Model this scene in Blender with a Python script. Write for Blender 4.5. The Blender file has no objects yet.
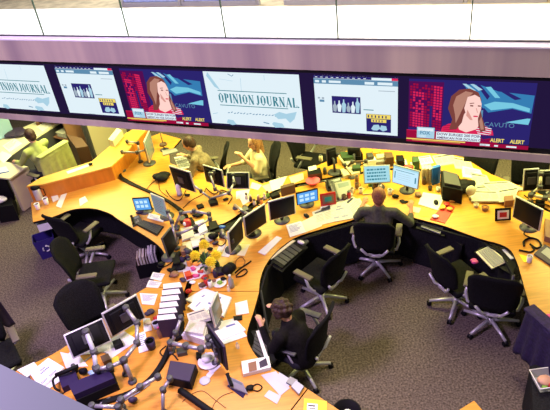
import bpy, bmesh, math, random
import numpy as np
from mathutils import Vector, Matrix, Euler, noise as mnoise
random.seed(7)
SC = bpy.context.scene
COL = SC.collection
# ------------------------------------------------------------------ camera (photo frame 550 x 410)
FPX, CX, CY, NX, NY, H = 569.0, 275.0, 205.0, 390.0, 1045.0, 5.25
u_ = np.array([-(NX - CX), (NY - CY), FPX]); u_ /= np.linalg.norm(u_)
fw = np.array([0, 0, -1.0]); y_ = fw - u_ * fw.dot(u_); y_ /= np.linalg.norm(y_)
x_ = np.cross(y_, u_)
R_ = np.array([x_, y_, u_]); CAM = np.array([0, 0, H])
def ray(px, py):
    d = R_ @ np.array([px - CX, -(py - CY), -FPX]); return d / np.linalg.norm(d)
def P(px, py, z=0.74):
    d = ray(px, py); return Vector(CAM + d * ((z - H) / d[2]))
def proj(p):
    c = R_.T @ (np.array(p) - CAM); return CX + FPX * c[0] / -c[2], CY - FPX * c[1] / -c[2]
cd = bpy.data.cameras.new('camera'); cam = bpy.data.objects.new('camera', cd); COL.objects.link(cam)
m4 = Matrix.Identity(4)
for i in range(3):
    for j in range(3): m4[i][j] = R_[i][j]
m4.translation = Vector((0, 0, H)); cam.matrix_world = m4
cd.sensor_fit = 'HORIZONTAL'; cd.sensor_width = 36.0; cd.lens = FPX / 550.0 * 36.0
cd.clip_start = 0.05; cd.clip_end = 100
SC.camera = cam
SC.view_settings.view_transform = 'Standard'; SC.view_settings.look = 'None'
SC.view_settings.gamma = 1.0; SC.view_settings.use_curve_mapping = False
SC.view_settings.exposure = 0.25
# ------------------------------------------------------------------ world and lamps
W = bpy.data.worlds.new('world'); SC.world = W; W.use_nodes = True
W.node_tree.nodes['Background'].inputs[0].default_value = (0.62, 0.60, 0.66, 1)
W.node_tree.nodes['Background'].inputs[1].default_value = 0.20
def area(name, loc, size, power, col, rot=(0, 0, 0), sy=None):
    l = bpy.data.lights.new(name, 'AREA'); l.energy = power; l.color = col; l.size = size
    if sy: l.shape = 'RECTANGLE'; l.size_y = sy
    o = bpy.data.objects.new(name, l); o.location = loc; o.rotation_euler = rot; COL.objects.link(o); return o
BANDROT = math.radians(-25.5)
# warm ceiling lamps below the upper floor slab, a warm one above the atrium, plus an added violet light
area('slab_lamp', (-3.4, 9.6, 2.55), 1.6, 125, (1.0, 0.98, 0.38))
area('slab_lamp', (-0.6, 8.3, 2.55), 1.6, 120, (1.0, 1.0, 0.30))
area('slab_lamp', (2.2, 7.3, 2.55), 1.6, 125, (1.0, 0.98, 0.30))
area('slab_lamp', (4.6, 6.4, 2.55), 1.6, 105, (1.0, 0.95, 0.30))
area('atrium_light', (2.0, 4.2, 6.6), 1.6, 300, (1.0, 0.84, 0.58))
area('atrium_light', (-3.4, 2.4, 6.6), 1.4, 470, (0.80, 0.52, 1.0))  # added violet light overhead, in place of an unseen LED wall's glow
area('upper_lamp', (-0.5, 7.0, 6.2), 3.0, 330, (1.0, 0.97, 0.92), (0, 0, BANDROT), 1.2)

# ------------------------------------------------------------------ materials
MATS = {}
def mat(name, col, rough=0.6, metal=0.0, emit=0.0, var=0.0, scale=20.0, bump=0.0, spec=0.5, alpha=1.0, trans=0.0, sheen=0):
    if name in MATS: return MATS[name]
    m = bpy.data.materials.new(name); m.use_nodes = True; nt = m.node_tree
    b = nt.nodes['Principled BSDF']
    b.inputs['Base Color'].default_value = (*col, 1); b.inputs['Roughness'].default_value = rough
    b.inputs['Metallic'].default_value = metal
    b.inputs['Specular IOR Level'].default_value = spec
    b.inputs['Transmission Weight'].default_value = trans
    b.inputs['Alpha'].default_value = alpha
    if emit:
        b.inputs['Emission Color'].default_value = (*col, 1); b.inputs['Emission Strength'].default_value = emit
    if var or bump:
        tc = nt.nodes.new('ShaderNodeTexCoord'); n = nt.nodes.new('ShaderNodeTexNoise')
        n.inputs['Scale'].default_value = scale; n.inputs['Detail'].default_value = 3
        nt.links.new(tc.outputs['Object'], n.inputs['Vector'])
        if var:
            r = nt.nodes.new('ShaderNodeValToRGB')
            r.color_ramp.elements[0].position = 0.3; r.color_ramp.elements[1].position = 0.7
            r.color_ramp.elements[0].color = (*[max(0, c * (1 - var)) for c in col], 1)
            r.color_ramp.elements[1].color = (*[min(1, c * (1 + var)) for c in col], 1)
            nt.links.new(n.outputs['Fac'], r.inputs[0]); nt.links.new(r.outputs[0], b.inputs['Base Color'])
        if bump:
            bp = nt.nodes.new('ShaderNodeBump'); bp.inputs['Strength'].default_value = bump; bp.inputs['Distance'].default_value = 0.01
            nt.links.new(n.outputs['Fac'], bp.inputs['Height']); nt.links.new(bp.outputs[0], b.inputs['Normal'])
    MATS[name] = m; return m
def wood(name, col, rough=0.35):
    m = mat(name, col, rough); nt = m.node_tree; b = nt.nodes['Principled BSDF']
    tc = nt.nodes.new('ShaderNodeTexCoord'); mp = nt.nodes.new('ShaderNodeMapping')
    mp.inputs['Scale'].default_value = (2.0, 26.0, 2.0); mp.inputs['Rotation'].default_value = (0, 0, 0.5)
    n = nt.nodes.new('ShaderNodeTexNoise'); n.inputs['Scale'].default_value = 1.6; n.inputs['Detail'].default_value = 5
    r = nt.nodes.new('ShaderNodeValToRGB'); r.color_ramp.elements[0].position = 0.3; r.color_ramp.elements[1].position = 0.72
    r.color_ramp.elements[0].color = (*[c * 0.84 for c in col], 1)
    r.color_ramp.elements[1].color = (*[min(1, c * 1.12) for c in col], 1)
    nt.links.new(tc.outputs['Object'], mp.inputs[0]); nt.links.new(mp.outputs[0], n.inputs['Vector'])
    nt.links.new(n.outputs['Fac'], r.inputs[0]); nt.links.new(r.outputs[0], b.inputs['Base Color'])
    return m
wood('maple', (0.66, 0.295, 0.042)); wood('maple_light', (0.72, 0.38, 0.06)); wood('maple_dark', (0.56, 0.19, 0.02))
mat('carpet', (0.140, 0.112, 0.098), 0.95, var=0.6, scale=45, bump=0.5, spec=0.1)
mat('black', (0.007, 0.007, 0.009), 0.6, spec=0.15)
mat('black_gloss', (0.008, 0.008, 0.012), 0.22)
mat('black_fabric', (0.008, 0.008, 0.010), 0.9, var=0.6, scale=90, bump=0.4, spec=0.15)
mat('panel_black', (0.012, 0.012, 0.016), 0.85, var=0.5, scale=60, spec=0.15)
mat('screen_off', (0.005, 0.006, 0.010), 0.45, spec=0.15)
mat('screen_grey', (0.20, 0.24, 0.27), 0.25)
mat('silver', (0.62, 0.62, 0.64), 0.35, 0.35)
mat('arm_grey', (0.42, 0.40, 0.46), 0.35, 0.5)
mat('grey_plastic', (0.30, 0.30, 0.32), 0.5)
mat('dark_grey', (0.06, 0.06, 0.07), 0.5)
mat('armpad', (0.13, 0.11, 0.08), 0.6)
mat('white', (0.82, 0.82, 0.84), 0.5)
mat('paper', (0.76, 0.76, 0.78), 0.8)
mat('paper_edge', (0.70, 0.70, 0.72), 0.9, var=0.25, scale=150)
mat('newsprint', (0.58, 0.57, 0.50), 0.85, var=0.12, scale=40)
mat('cream', (0.74, 0.68, 0.50), 0.6)
mat('beige', (0.66, 0.58, 0.40), 0.7)
mat('ink', (0.05, 0.05, 0.09), 0.8)
mat('ink_blue', (0.12, 0.15, 0.40), 0.8)
mat('purple', (0.022, 0.012, 0.06), 0.7, spec=0.2)
mat('purple_fabric', (0.018, 0.009, 0.055), 0.9, var=0.4, scale=40, bump=0.4)
mat('dark_purple', (0.035, 0.02, 0.06), 0.6)
mat('blue_bin', (0.03, 0.02, 0.18), 0.45)
mat('blue', (0.02, 0.14, 0.62), 0.4)
mat('red', (0.55, 0.02, 0.02), 0.4)
mat('pink', (0.85, 0.10, 0.18), 0.45)
mat('magenta', (0.62, 0.06, 0.28), 0.5)
mat('yellow', (0.90, 0.72, 0.02), 0.6)
mat('yellow_folder', (0.88, 0.60, 0.05), 0.6)
mat('orange', (0.80, 0.32, 0.05), 0.6)
mat('green', (0.20, 0.42, 0.06), 0.6)
mat('dark_green', (0.03, 0.07, 0.03), 0.7)
mat('teal', (0.02, 0.28, 0.24), 0.4)
mat('brown', (0.10, 0.05, 0.03), 0.6)
mat('brown_mid', (0.25, 0.12, 0.07), 0.6)
mat('skin', (0.62, 0.34, 0.24), 0.5)
mat('skin_red', (0.55, 0.22, 0.13), 0.5)
mat('hair_dark', (0.035, 0.014, 0.010), 0.6, var=0.6, scale=60, bump=0.6)
mat('hair_brown', (0.04, 0.014, 0.010), 0.6, var=0.5, scale=60, bump=0.6)
mat('hair_red', (0.34, 0.13, 0.06), 0.6, var=0.4, scale=70, bump=0.5)
mat('hair_blond', (0.42, 0.20, 0.08), 0.6, var=0.5, scale=60, bump=0.6)
mat('shirt_grey', (0.072, 0.075, 0.052), 0.9, var=0.3, scale=30)
mat('shirt_taupe', (0.20, 0.15, 0.10), 0.9, var=0.3, scale=30)
mat('shirt_cream', (0.78, 0.70, 0.48), 0.9)
mat('shirt_green', (0.36, 0.42, 0.13), 0.9, var=0.15, scale=14)
mat('cloth_green', (0.34, 0.38, 0.15), 0.9, var=0.15, scale=14)
mat('shirt_black', (0.007, 0.006, 0.007), 0.9, var=0.5, scale=50, bump=0.3, spec=0.2)
mat('trousers', (0.02, 0.02, 0.03), 0.9)
mat('lip', (0.45, 0.10, 0.10), 0.5); mat('eye', (0.03, 0.02, 0.02), 0.3)
mat('ledge_grey', (0.50, 0.52, 0.60), 0.5); mat('parapet', (0.15, 0.19, 0.22), 0.6)
mat('upper_white', (0.90, 0.90, 0.90), 0.4)
mat('clear', (0.85, 0.88, 0.90), 0.1, alpha=0.35)
def emis(name, col, s=1.0):
    m = mat(name, (0, 0, 0), 0.5, spec=0.0); b = m.node_tree.nodes['Principled BSDF']
    b.inputs['Emission Color'].default_value = (*col, 1); b.inputs['Emission Strength'].default_value = s; return m
emis('led_white', (0.80, 0.93, 1.0), 0.80); emis('led_ltblue', (0.45, 0.72, 0.88), 0.75); emis('led_teal', (0.05, 0.24, 0.30), 0.8)
emis('led_navy', (0.030, 0.022, 0.19), 0.7); emis('led_black', (0.020, 0.010, 0.055), 0.7); emis('led_blue', (0.04, 0.22, 0.48), 0.8)
emis('led_cyan', (0.20, 0.62, 0.80), 0.8); emis('led_red', (0.75, 0.02, 0.10), 0.8); emis('led_crimson', (0.36, 0.005, 0.05), 0.8)
emis('led_maroon', (0.09, 0.005, 0.09), 0.8); emis('led_yellow', (0.95, 0.75, 0.15), 0.8); emis('led_skin', (1.0, 0.66, 0.60), 0.85)
emis('led_skin_shade', (0.75, 0.35, 0.30), 0.8); emis('led_hair', (0.22, 0.06, 0.05), 0.8); emis('led_hair_light', (0.50, 0.24, 0.18), 0.8)
emis('led_head', (0.12, 0.28, 0.45), 0.8); emis('led_grey', (0.45, 0.55, 0.65), 0.7); emis('led_orange', (0.8, 0.35, 0.08), 0.8)
emis('screen_cyan', (0.40, 0.72, 0.80), 0.85); emis('screen_blue', (0.10, 0.35, 0.80), 0.9); emis('screen_pale', (0.55, 0.80, 0.95), 0.9)
emis('screen_ink', (0.05, 0.28, 0.38), 0.7); emis('screen_dim', (0.26, 0.34, 0.38), 0.7); emis('glow_white', (0.8, 0.9, 1.0), 0.9)
def steel():
    m = mat('brushed_steel', (0.62, 0.55, 0.55), 0.42, 0.35); nt = m.node_tree; b = nt.nodes['Principled BSDF']
    tc = nt.nodes.new('ShaderNodeTexCoord'); mp = nt.nodes.new('ShaderNodeMapping'); mp.inputs['Scale'].default_value = (2.2, 2.2, 0.05)
    n = nt.nodes.new('ShaderNodeTexNoise'); n.inputs['Scale'].default_value = 1.3; n.inputs['Detail'].default_value = 6
    r = nt.nodes.new('ShaderNodeValToRGB'); e = r.color_ramp.elements
    e[0].position = 0.30; e[0].color = (0.46, 0.38, 0.36, 1); e[1].position = 0.75; e[1].color = (0.80, 0.70, 0.52, 1)  # beige upright streaks in the colour imitate reflections on the steel
    nt.links.new(tc.outputs['Object'], mp.inputs[0]); nt.links.new(mp.outputs[0], n.inputs['Vector'])
    nt.links.new(n.outputs['Fac'], r.inputs[0]); nt.links.new(r.outputs[0], b.inputs['Base Color'])
    return m
steel()
def glassmat():
    m = bpy.data.materials.new('balustrade_glass'); m.use_nodes = True; nt = m.node_tree; nt.nodes.clear()
    o = nt.nodes.new('ShaderNodeOutputMaterial'); mx = nt.nodes.new('ShaderNodeMixShader')
    t = nt.nodes.new('ShaderNodeBsdfTransparent'); g = nt.nodes.new('ShaderNodeBsdfGlossy'); g.inputs['Roughness'].default_value = 0.05
    t.inputs[0].default_value = (0.97, 0.98, 0.98, 1)
    mx.inputs[0].default_value = 0.06
    nt.links.new(t.outputs[0], mx.inputs[1]); nt.links.new(g.outputs[0], mx.inputs[2]); nt.links.new(mx.outputs[0], o.inputs[0])
    MATS['glass'] = m
glassmat()

# ------------------------------------------------------------------ mesh helpers
class MB:
    def __init__(s): s.v = []; s.f = []; s.m = []; s.mats = []; s.smooth = []
    def mi(s, m):
        if m not in s.mats: s.mats.append(m)
        return s.mats.index(m)
    def add(s, vs, fs, m, smooth=False):
        k = len(s.v); s.v += [Vector(v) for v in vs]; i = s.mi(m)
        for f in fs: s.f.append([k + a for a in f]); s.m.append(i); s.smooth.append(smooth)
        return s
    def box(s, c, d, m, rz=0, M=None, taper=0):
        x, y, z = d[0] / 2, d[1] / 2, d[2] / 2
        vs = [Vector((a * x * (1 - taper if e > 0 else 1), b * y * (1 - taper if e > 0 else 1), e * z)) for e in (-1, 1) for a, b in ((-1, -1), (1, -1), (1, 1), (-1, 1))]
        T = Matrix.Translation(Vector(c)) @ (M if M else Matrix.Rotation(rz, 4, 'Z'))
        vs = [T @ v for v in vs]
        return s.add(vs, [(3, 2, 1, 0), (4, 5, 6, 7), (0, 1, 5, 4), (1, 2, 6, 5), (2, 3, 7, 6), (3, 0, 4, 7)], m)
    def rbox(s, c, d, m, r=0.01, rz=0, M=None, seg=2):
        """box with rounded edges"""
        bm = bmesh.new(); bmesh.ops.create_cube(bm, size=1); bmesh.ops.scale(bm, vec=Vector(d), verts=bm.verts)
        bmesh.ops.bevel(bm, geom=bm.edges[:], offset=min(r, min(d) * 0.49), segments=seg, profile=0.5, affect='EDGES')
        T = Matrix.Translation(Vector(c)) @ (M if M else Matrix.Rotation(rz, 4, 'Z'))
        bm.verts.index_update(); vs = [T @ v.co for v in bm.verts]; fs = [[v.index for v in f.verts] for f in bm.faces]; bm.free()
        return s.add(vs, fs, m, True)
    def prism(s, pts, z0, z1, m, mside=None):
        n = len(pts); a = sum(pts[i][0] * pts[(i + 1) % n][1] - pts[(i + 1) % n][0] * pts[i][1] for i in range(n))
        if a < 0: pts = list(reversed(pts))
        vs = [(p[0], p[1], z0) for p in pts] + [(p[0], p[1], z1) for p in pts]
        s.add(vs, [list(range(n, 2 * n))], m)
        k = len(s.v) - 2 * n; ms = s.mi(mside or m)
        s.f.append([k + i for i in reversed(range(n))]); s.m.append(ms); s.smooth.append(False)
        for i in range(n):
            j = (i + 1) % n; s.f.append([k + i, k + j, k + n + j, k + n + i]); s.m.append(ms); s.smooth.append(False)
        return s
    def tube(s, pts, r, m, seg=8, caps=True):
        pts = [Vector(p) for p in pts]; n = len(pts); rr = r if isinstance(r, (list, tuple)) else [r] * n
        vs = []; up = None
        for i, p in enumerate(pts):
            t = (pts[min(i + 1, n - 1)] - pts[max(i - 1, 0)]); t.normalize()
            if up is None: up = Vector((0, 0, 1)) if abs(t.z) < 0.9 else Vector((1, 0, 0))
            a = t.cross(up)
            if a.length < 1e-5: a = t.cross(Vector((0.3, 1, 0.2)))
            a.normalize(); b = a.cross(t); b.normalize(); up = b
            for k in range(seg):
                an = 2 * math.pi * k / seg; vs.append(p + (a * math.cos(an) + b * math.sin(an)) * rr[i])
        fs = [[i * seg + k, i * seg + (k + 1) % seg, (i + 1) * seg + (k + 1) % seg, (i + 1) * seg + k] for i in range(n - 1) for k in range(seg)]
        if caps: fs += [list(reversed(range(seg))), [(n - 1) * seg + k for k in range(seg)]]
        return s.add(vs, fs, m, True)
    def lathe(s, prof, c, m, seg=16, M=None):
        T = Matrix.Translation(Vector(c)) @ (M or Matrix.Identity(4))
        vs = [T @ Vector((r * math.cos(2 * math.pi * k / seg), r * math.sin(2 * math.pi * k / seg), z)) for r, z in prof for k in range(seg)]
        n = len(prof)
        fs = [[i * seg + k, i * seg + (k + 1) % seg, (i + 1) * seg + (k + 1) % seg, (i + 1) * seg + k] for i in range(n - 1) for k in range(seg)]
        fs += [list(reversed(range(seg))), [(n - 1) * seg + k for k in range(seg)]]
        return s.add(vs, fs, m, True)
    def ball(s, c, r, m, M=None, seg=14, rings=9):
        r = Vector(r) if isinstance(r, (tuple, list, Vector)) else Vector((r, r, r))
        T = Matrix.Translation(Vector(c)) @ (M or Matrix.Identity(4))
        vs = [T @ Vector((0, 0, r.z))]
        for i in range(1, rings):
            th = math.pi * i / rings
            for k in range(seg):
                ph = 2 * math.pi * k / seg; vs.append(T @ Vector((r.x * math.sin(th) * math.cos(ph), r.y * math.sin(th) * math.sin(ph), r.z * math.cos(th))))
        vs.append(T @ Vector((0, 0, -r.z))); L = len(vs) - 1
        fs = [[0, 1 + k, 1 + (k + 1) % seg] for k in range(seg)]
        for i in range(rings - 2):
            for k in range(seg): a = 1 + i * seg; fs.append([a + k, a + seg + k, a + seg + (k + 1) % seg, a + (k + 1) % seg])
        a = 1 + (rings - 2) * seg; fs += [[L, a + (k + 1) % seg, a + k] for k in range(seg)]
        return s.add(vs, fs, m, True)
    def cap(s, a, b, ra, rb, m):
        s.ball(a, ra, m); s.ball(b, rb, m)
        a = Vector(a); b = Vector(b)
        s.tube([a, b], [ra, rb], m, 12); return s
    def quad(s, a, b, c, d, m): return s.add([a, b, c, d], [(0, 1, 2, 3)], m)
    def build(s, name, parent=None, off=None, remesh=0.0, bevel=0.0):
        me = bpy.data.meshes.new(name)
        o_ = Vector(off) if off is not None else Vector((0, 0, 0))
        me.from_pydata([tuple(v - o_) for v in s.v], [], s.f); me.update()
        for m in s.mats: me.materials.append(MATS[m])
        me.polygons.foreach_set('material_index', s.m); me.polygons.foreach_set('use_smooth', s.smooth)
        o = bpy.data.objects.new(name, me); COL.objects.link(o)
        if remesh:
            md = o.modifiers.new('r', 'REMESH'); md.mode = 'VOXEL'; md.voxel_size = remesh; md.use_smooth_shade = True
            sm = o.modifiers.new('s', 'SMOOTH'); sm.factor = 0.5; sm.iterations = 4
            dg = bpy.context.evaluated_depsgraph_get(); me2 = bpy.data.meshes.new_from_object(o.evaluated_get(dg))
            o.modifiers.clear(); me2.materials.clear(); me2.materials.append(MATS[s.mats[0]]); o.data = me2; bpy.data.meshes.remove(me); me2.name = name
        if bevel:
            md = o.modifiers.new('b', 'BEVEL'); md.width = bevel; md.segments = 2; md.limit_method = 'ANGLE'
        if parent: o.parent = parent
        elif off is not None: o.location = o_
        return o
def tag(o, label=None, cat=None, group=None, kind=None):
    if label: o['label'] = label
    if cat: o['category'] = cat
    if group: o['group'] = group
    if kind: o['kind'] = kind
    return o
def thing(name, label, cat, loc=(0, 0, 0), rz=0, group=None):
    o = bpy.data.objects.new(name, None); COL.objects.link(o); o.empty_display_size = 0.1
    o.location = loc; o.rotation_euler = (0, 0, rz); return tag(o, label, cat, group)
def struct(name, mb): return tag(mb.build(name), kind='structure')
def cen(pts): return sum((Vector(p) for p in pts), Vector((0, 0, 0))) / len(pts)
def Q(pts, z): return [P(a, b, z) for a, b in pts]
def smoothpoly(pts, it=2):
    """round a closed outline a little (corner cutting)"""
    for _ in range(it):
        out = []
        for i, p in enumerate(pts):
            q = pts[(i + 1) % len(pts)]; out += [p.lerp(q, 0.25), p.lerp(q, 0.75)]
        pts = out
    return pts
def spline(pts, n=6):
    pts = [Vector(p) for p in pts]; out = []
    for i in range(len(pts) - 1):
        p0, p1, p2, p3 = pts[max(i - 1, 0)], pts[i], pts[i + 1], pts[min(i + 2, len(pts) - 1)]
        for k in range(n):
            t = k / n; out.append(0.5 * ((2 * p1) + (-p0 + p2) * t + (2 * p0 - 5 * p1 + 4 * p2 - p3) * t * t + (-p0 + 3 * p1 - 3 * p2 + p3) * t ** 3))
    return out + [pts[-1]]
def textmesh(body, size, m, origin, ux, uy, align='LEFT', squash=1.0, bold=0.0, extr=0.0):
    """writing laid in the plane ux, uy"""
    c = bpy.data.curves.new('t', 'FONT'); c.body = body; c.size = size; c.align_x = align; c.offset = bold; c.extrude = extr; c.resolution_u = 2
    o = bpy.data.objects.new('t', c); COL.objects.link(o)
    dg = bpy.context.evaluated_depsgraph_get(); me = bpy.data.meshes.new_from_object(o.evaluated_get(dg))
    ux = Vector(ux).normalized(); uy = Vector(uy).normalized(); un = ux.cross(uy); og = Vector(origin)
    mb = MB(); mb.add([og + ux * v.co.x * squash + uy * v.co.y + un * v.co.z for v in me.vertices], [list(p.vertices) for p in me.polygons], m)
    bpy.data.objects.remove(o); bpy.data.curves.remove(c); bpy.data.meshes.remove(me); return mb
def join(a, b):
    k = len(a.v); a.v += b.v
    for f, m, sm in zip(b.f, b.m, b.smooth): a.f.append([k + i for i in f]); a.m.append(a.mi(b.mats[m])); a.smooth.append(sm)
    return a

# ------------------------------------------------------------------ structure
struct('floor', MB().box((0, 7, -0.05), (30, 26, 0.1), 'carpet'))
ang = math.radians(-25.5)
DU = Vector((0.90264, -0.43041, 0)); DN = Vector((0.43041, 0.90264, 0)); UZ = Vector((0, 0, 1)); D0 = 4.6
def BW(s, d, z): return DU * s + DN * d + UZ * z      # s along the fascia, d distance from the camera's foot, z height
def bbox(mb, s0, s1, d0, d1, z0, z1, m):
    vs = [BW(s, d, z) for z in (z0, z1) for s, d in ((s0, d0), (s1, d0), (s1, d1), (s0, d1))]
    return mb.add(vs, [(3, 2, 1, 0), (4, 5, 6, 7), (0, 1, 5, 4), (1, 2, 6, 5), (2, 3, 7, 6), (3, 0, 4, 7)], m)
SL, SR = -6.2, 3.2
struct('trim_1', bbox(MB(), SL, SR, D0, D0 + 0.10, 3.37, 3.60, 'brushed_steel'))
struct('trim_2', bbox(MB(), SL, SR, D0, D0 + 0.30, 2.62, 2.69, 'brushed_steel'))
mat('slab_white', (0.75, 0.72, 0.66), 0.7)
mat('upper_carpet', (0.26, 0.22, 0.14), 0.9, var=0.3, scale=8)
fl = MB(); bbox(fl, SL - 2, SR + 2, D0 + 0.30, 15, 2.85, 3.58, 'slab_white'); struct('ceiling', fl)
uf = MB(); bbox(uf, SL - 2, SR + 2, 5.62, 15, 3.58, 3.61, 'upper_carpet'); struct('floor_upper', uf)
lg = MB(); bbox(lg, SL - 2, SR + 2, D0 + 0.10, 5.62, 3.58, 3.64, 'upper_white'); bbox(lg, SL - 2, SR + 2, D0 + 0.02, D0 + 0.10, 3.601, 3.64, 'upper_white'); bbox(lg, SL - 2, SR + 2, D0 - 0.005, D0 + 0.02, 3.601, 3.615, 'white'); struct('trim_3', lg)
gm = MB(); bbox(gm, SL - 2, SR + 2, D0 + 0.018, D0 + 0.042, 3.641, 3.652, 'dark_grey'); struct('trim_4', gm)
# balustrade panes
for i in range(9):
    s0 = -5.69 + 1.072 * (i - 1) + 0.008; s1 = s0 + 1.072 - 0.016
    g = MB(); bbox(g, s0, s1, D0 + 0.024, D0 + 0.036, 3.653, 4.55, 'glass')
    c = BW((s0 + s1) / 2, D0 + 0.03, 3.653)
    o = g.build('glass_panel', off=c)
    tag(o, 'clear frameless balustrade pane standing on the ledge above the video wall', 'glass panel', 'balustrade panes along the upper floor')
    j = MB(); bbox(j, s1 + 0.003, s1 + 0.013, D0 + 0.022, D0 + 0.038, 3.653, 4.55, 'dark_green')
    jo = j.build('joint_seal', parent=o, off=c)
# upper floor furniture seen through the glass
def upper_pod(s, d, w, label, col):
    base = BW(s, d, 3.61); t = thing('desk_screen', label, 'partition', base, math.radians(-25.5), 'blue fabric desk screens on the upper floor')
    MB().rbox((0, 0, 0.30), (w, 0.05, 0.50), col, 0.015).build('panel', t)
    MB().box((0, 0, 0.025), (w, 0.07, 0.05), 'grey_plastic').build('rail', t)
    for k in (-1, 1): MB().box((k * w * 0.52, 0, 0.3), (0.03, 0.05, 0.6), 'grey_plastic').build('post', t)
mat('blue_fabric', (0.32, 0.40, 0.72), 0.8, var=0.2, scale=30)
UL = ['leftmost blue desk screen on the upper floor', 'second blue desk screen on the upper floor, above the left news picture',
      'third blue desk screen on the upper floor, above the white title screen', 'fourth blue desk screen on the upper floor, above the page screen',
      'rightmost blue desk screen on the upper floor, above the right news picture']
for k, (s, w) in enumerate(((-4.0, 0.75), (-3.1, 0.9), (-2.0, 0.6), (-1.1, 1.2), (-0.1, 0.6))):
    upper_pod(s, 5.80, w, UL[k], 'blue_fabric')
t = thing('conference_table', 'long white table behind the glass at the far left of the upper floor', 'table', BW(-6.3, 6.6, 3.61), math.radians(-25.5 + 12))
MB().rbox((0, 0, 0.42), (2.2, 0.9, 0.04), 'upper_white', 0.015).build('tabletop', t)
for a in (-1, 1):
    for b in (-1, 1): MB().tube([(a * 1.0, b * 0.38, 0), (a * 1.0, b * 0.38, 0.40)], 0.02, 'silver').build('leg', t)
# lower-left parapet of the gallery the picture is taken from
pa, pb = P(-12, 358.2, 4.3), P(104, 414.4, 4.3)
dv = (pb - pa).normalized(); nv = Vector((-dv.y, dv.x, 0)); nv = nv if nv.dot(pa) < 0 else -nv
pr = [pa - dv * 0.4, pb + dv * 1.0, pb + dv * 1.0 + nv * 0.22, pa - dv * 0.4 + nv * 0.22]
struct('trim_5', MB().prism(pr, 4.26, 4.30, 'parapet'))

# ------------------------------------------------------------------ the video wall
Z0, Z1 = 2.757, 3.312
vw = thing('video_wall', 'long strip of bright display screens between two brushed steel bands', 'video wall', BW(-1.5, D0, 2.69), 0)
vo = vw.location.copy()
bk = MB(); bbox(bk, SL, SR, D0 + 0.03, D0 + 0.26, 2.69, 3.37, 'led_black'); bk.build('housing', vw, vo)
bz = MB(); bbox(bz, SL, SR, D0 + 0.02, D0 + 0.03, 3.335, 3.37, 'black'); bbox(bz, SL, SR, D0 + 0.02, D0 + 0.03, 2.69, 2.735, 'black'); bz.build('bezel', vw, vo)
LAY = [0]
class Scr:
    """a picture made of flat pieces on the display face; x 0..w, y 0..h in metres from the lower left"""
    def __init__(s, s0, w, h=Z1 - Z0): s.s0 = s0; s.w = w; s.h = h; s.mb = MB(); s.k = 0
    def pt(s, x, y, e=0): return BW(s.s0 + x, D0 + 0.0285 - 0.0004 * s.k - e, Z0 + y)
    def rect(s, x0, y0, x1, y1, m):
        s.k += 1; s.mb.quad(s.pt(x0 * s.w, y0 * s.h), s.pt(x1 * s.w, y0 * s.h), s.pt(x1 * s.w, y1 * s.h), s.pt(x0 * s.w, y1 * s.h), m)
    def poly(s, pts, m):
        s.k += 1; s.mb.add([s.pt(x * s.w, y * s.h) for x, y in pts], [list(range(len(pts)))], m)
    def text(s, body, x, y, size, m, squash=1.0, bold=0.0, align='LEFT'):
        s.k += 1; join(s.mb, textmesh(body, size * s.h, m, s.pt(x * s.w, y * s.h), DU, UZ, align, squash, bold))
    def line(s, a, b, t, m):
        ax, ay = a[0] * s.w, a[1] * s.h; bx, by = b[0] * s.w, b[1] * s.h; L = math.hypot(bx - ax, by - ay) or 1
        nx, ny = -(by - ay) / L * t / 2, (bx - ax) / L * t / 2; s.k += 1
        s.mb.quad(s.pt(ax - nx, ay - ny), s.pt(bx - nx, by - ny), s.pt(bx + nx, by + ny), s.pt(ax + nx, ay + ny), m)
    def strokes(s, lst, x, y, cw, ch, t, m):
        for a, b, th in lst: s.line((x + a[0] * cw, y + a[1] * ch), (x + b[0] * cw, y + b[1] * ch), t * th, m)
# condensed serif capitals, as strokes: (from, to, thickness)
TK, TN = 1.0, 0.35
def srf(x, y, w=0.34): return ((x - w / 2, y), (x + w / 2, y), TN)
GL = {
 'I': [((.5, 0), (.5, 1), TK), srf(.5, .02), srf(.5, .98)],
 'P': [((.3, 0), (.3, 1), TK), srf(.3, .02), srf(.22, .98), ((.3, .97), (.75, .93), TN), ((.78, .94), (.78, .56), TK), ((.75, .56), (.3, .5), TN)],
 'N': [((.2, 0), (.2, 1), TN), ((.2, 1), (.8, 0), TK), ((.8, 0), (.8, 1), TN), srf(.2, .02, .3), srf(.8, .98, .3), srf(.15, .98, .2)],
 'O': [((.22, .22), (.22, .78), TK), ((.78, .22), (.78, .78), TK), ((.22, .8), (.5, 1), TN * 1.4), ((.5, 1), (.78, .8), TN * 1.4), ((.22, .2), (.5, 0), TN * 1.4), ((.5, 0), (.78, .2), TN * 1.4)],
 'J': [((.6, .15), (.6, 1), TK), srf(.6, .98), ((.6, .15), (.35, 0), TN * 1.5), ((.35, 0), (.2, .18), TN * 1.5)],
 'U': [((.25, .2), (.25, 1), TK), ((.8, .2), (.8, 1), TN), ((.25, .2), (.5, 0), TN * 1.4), ((.5, 0), (.8, .2), TN * 1.4), srf(.25, .98), srf(.8, .98, .25)],
 'R': [((.25, 0), (.25, 1), TK), srf(.25, .02), ((.25, .97), (.65, .93), TN), ((.7, .94), (.7, .58), TK), ((.68, .56), (.25, .5), TN), ((.5, .52), (.88, 0), TK)],
 'A': [((.12, 0), (.5, 1), TN), ((.5, 1), (.85, 0), TK), ((.25, .33), (.72, .33), TN), srf(.12, .02, .25), srf(.85, .02, .3)],
 'L': [((.3, 0), (.3, 1), TK), srf(.3, .98), ((.15, .02), (.85, .02), TN), ((.85, 0), (.88, .25), TN)],
 '.': [((.2, 0.0), (.2, .12), TK)], ' ': []}
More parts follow.
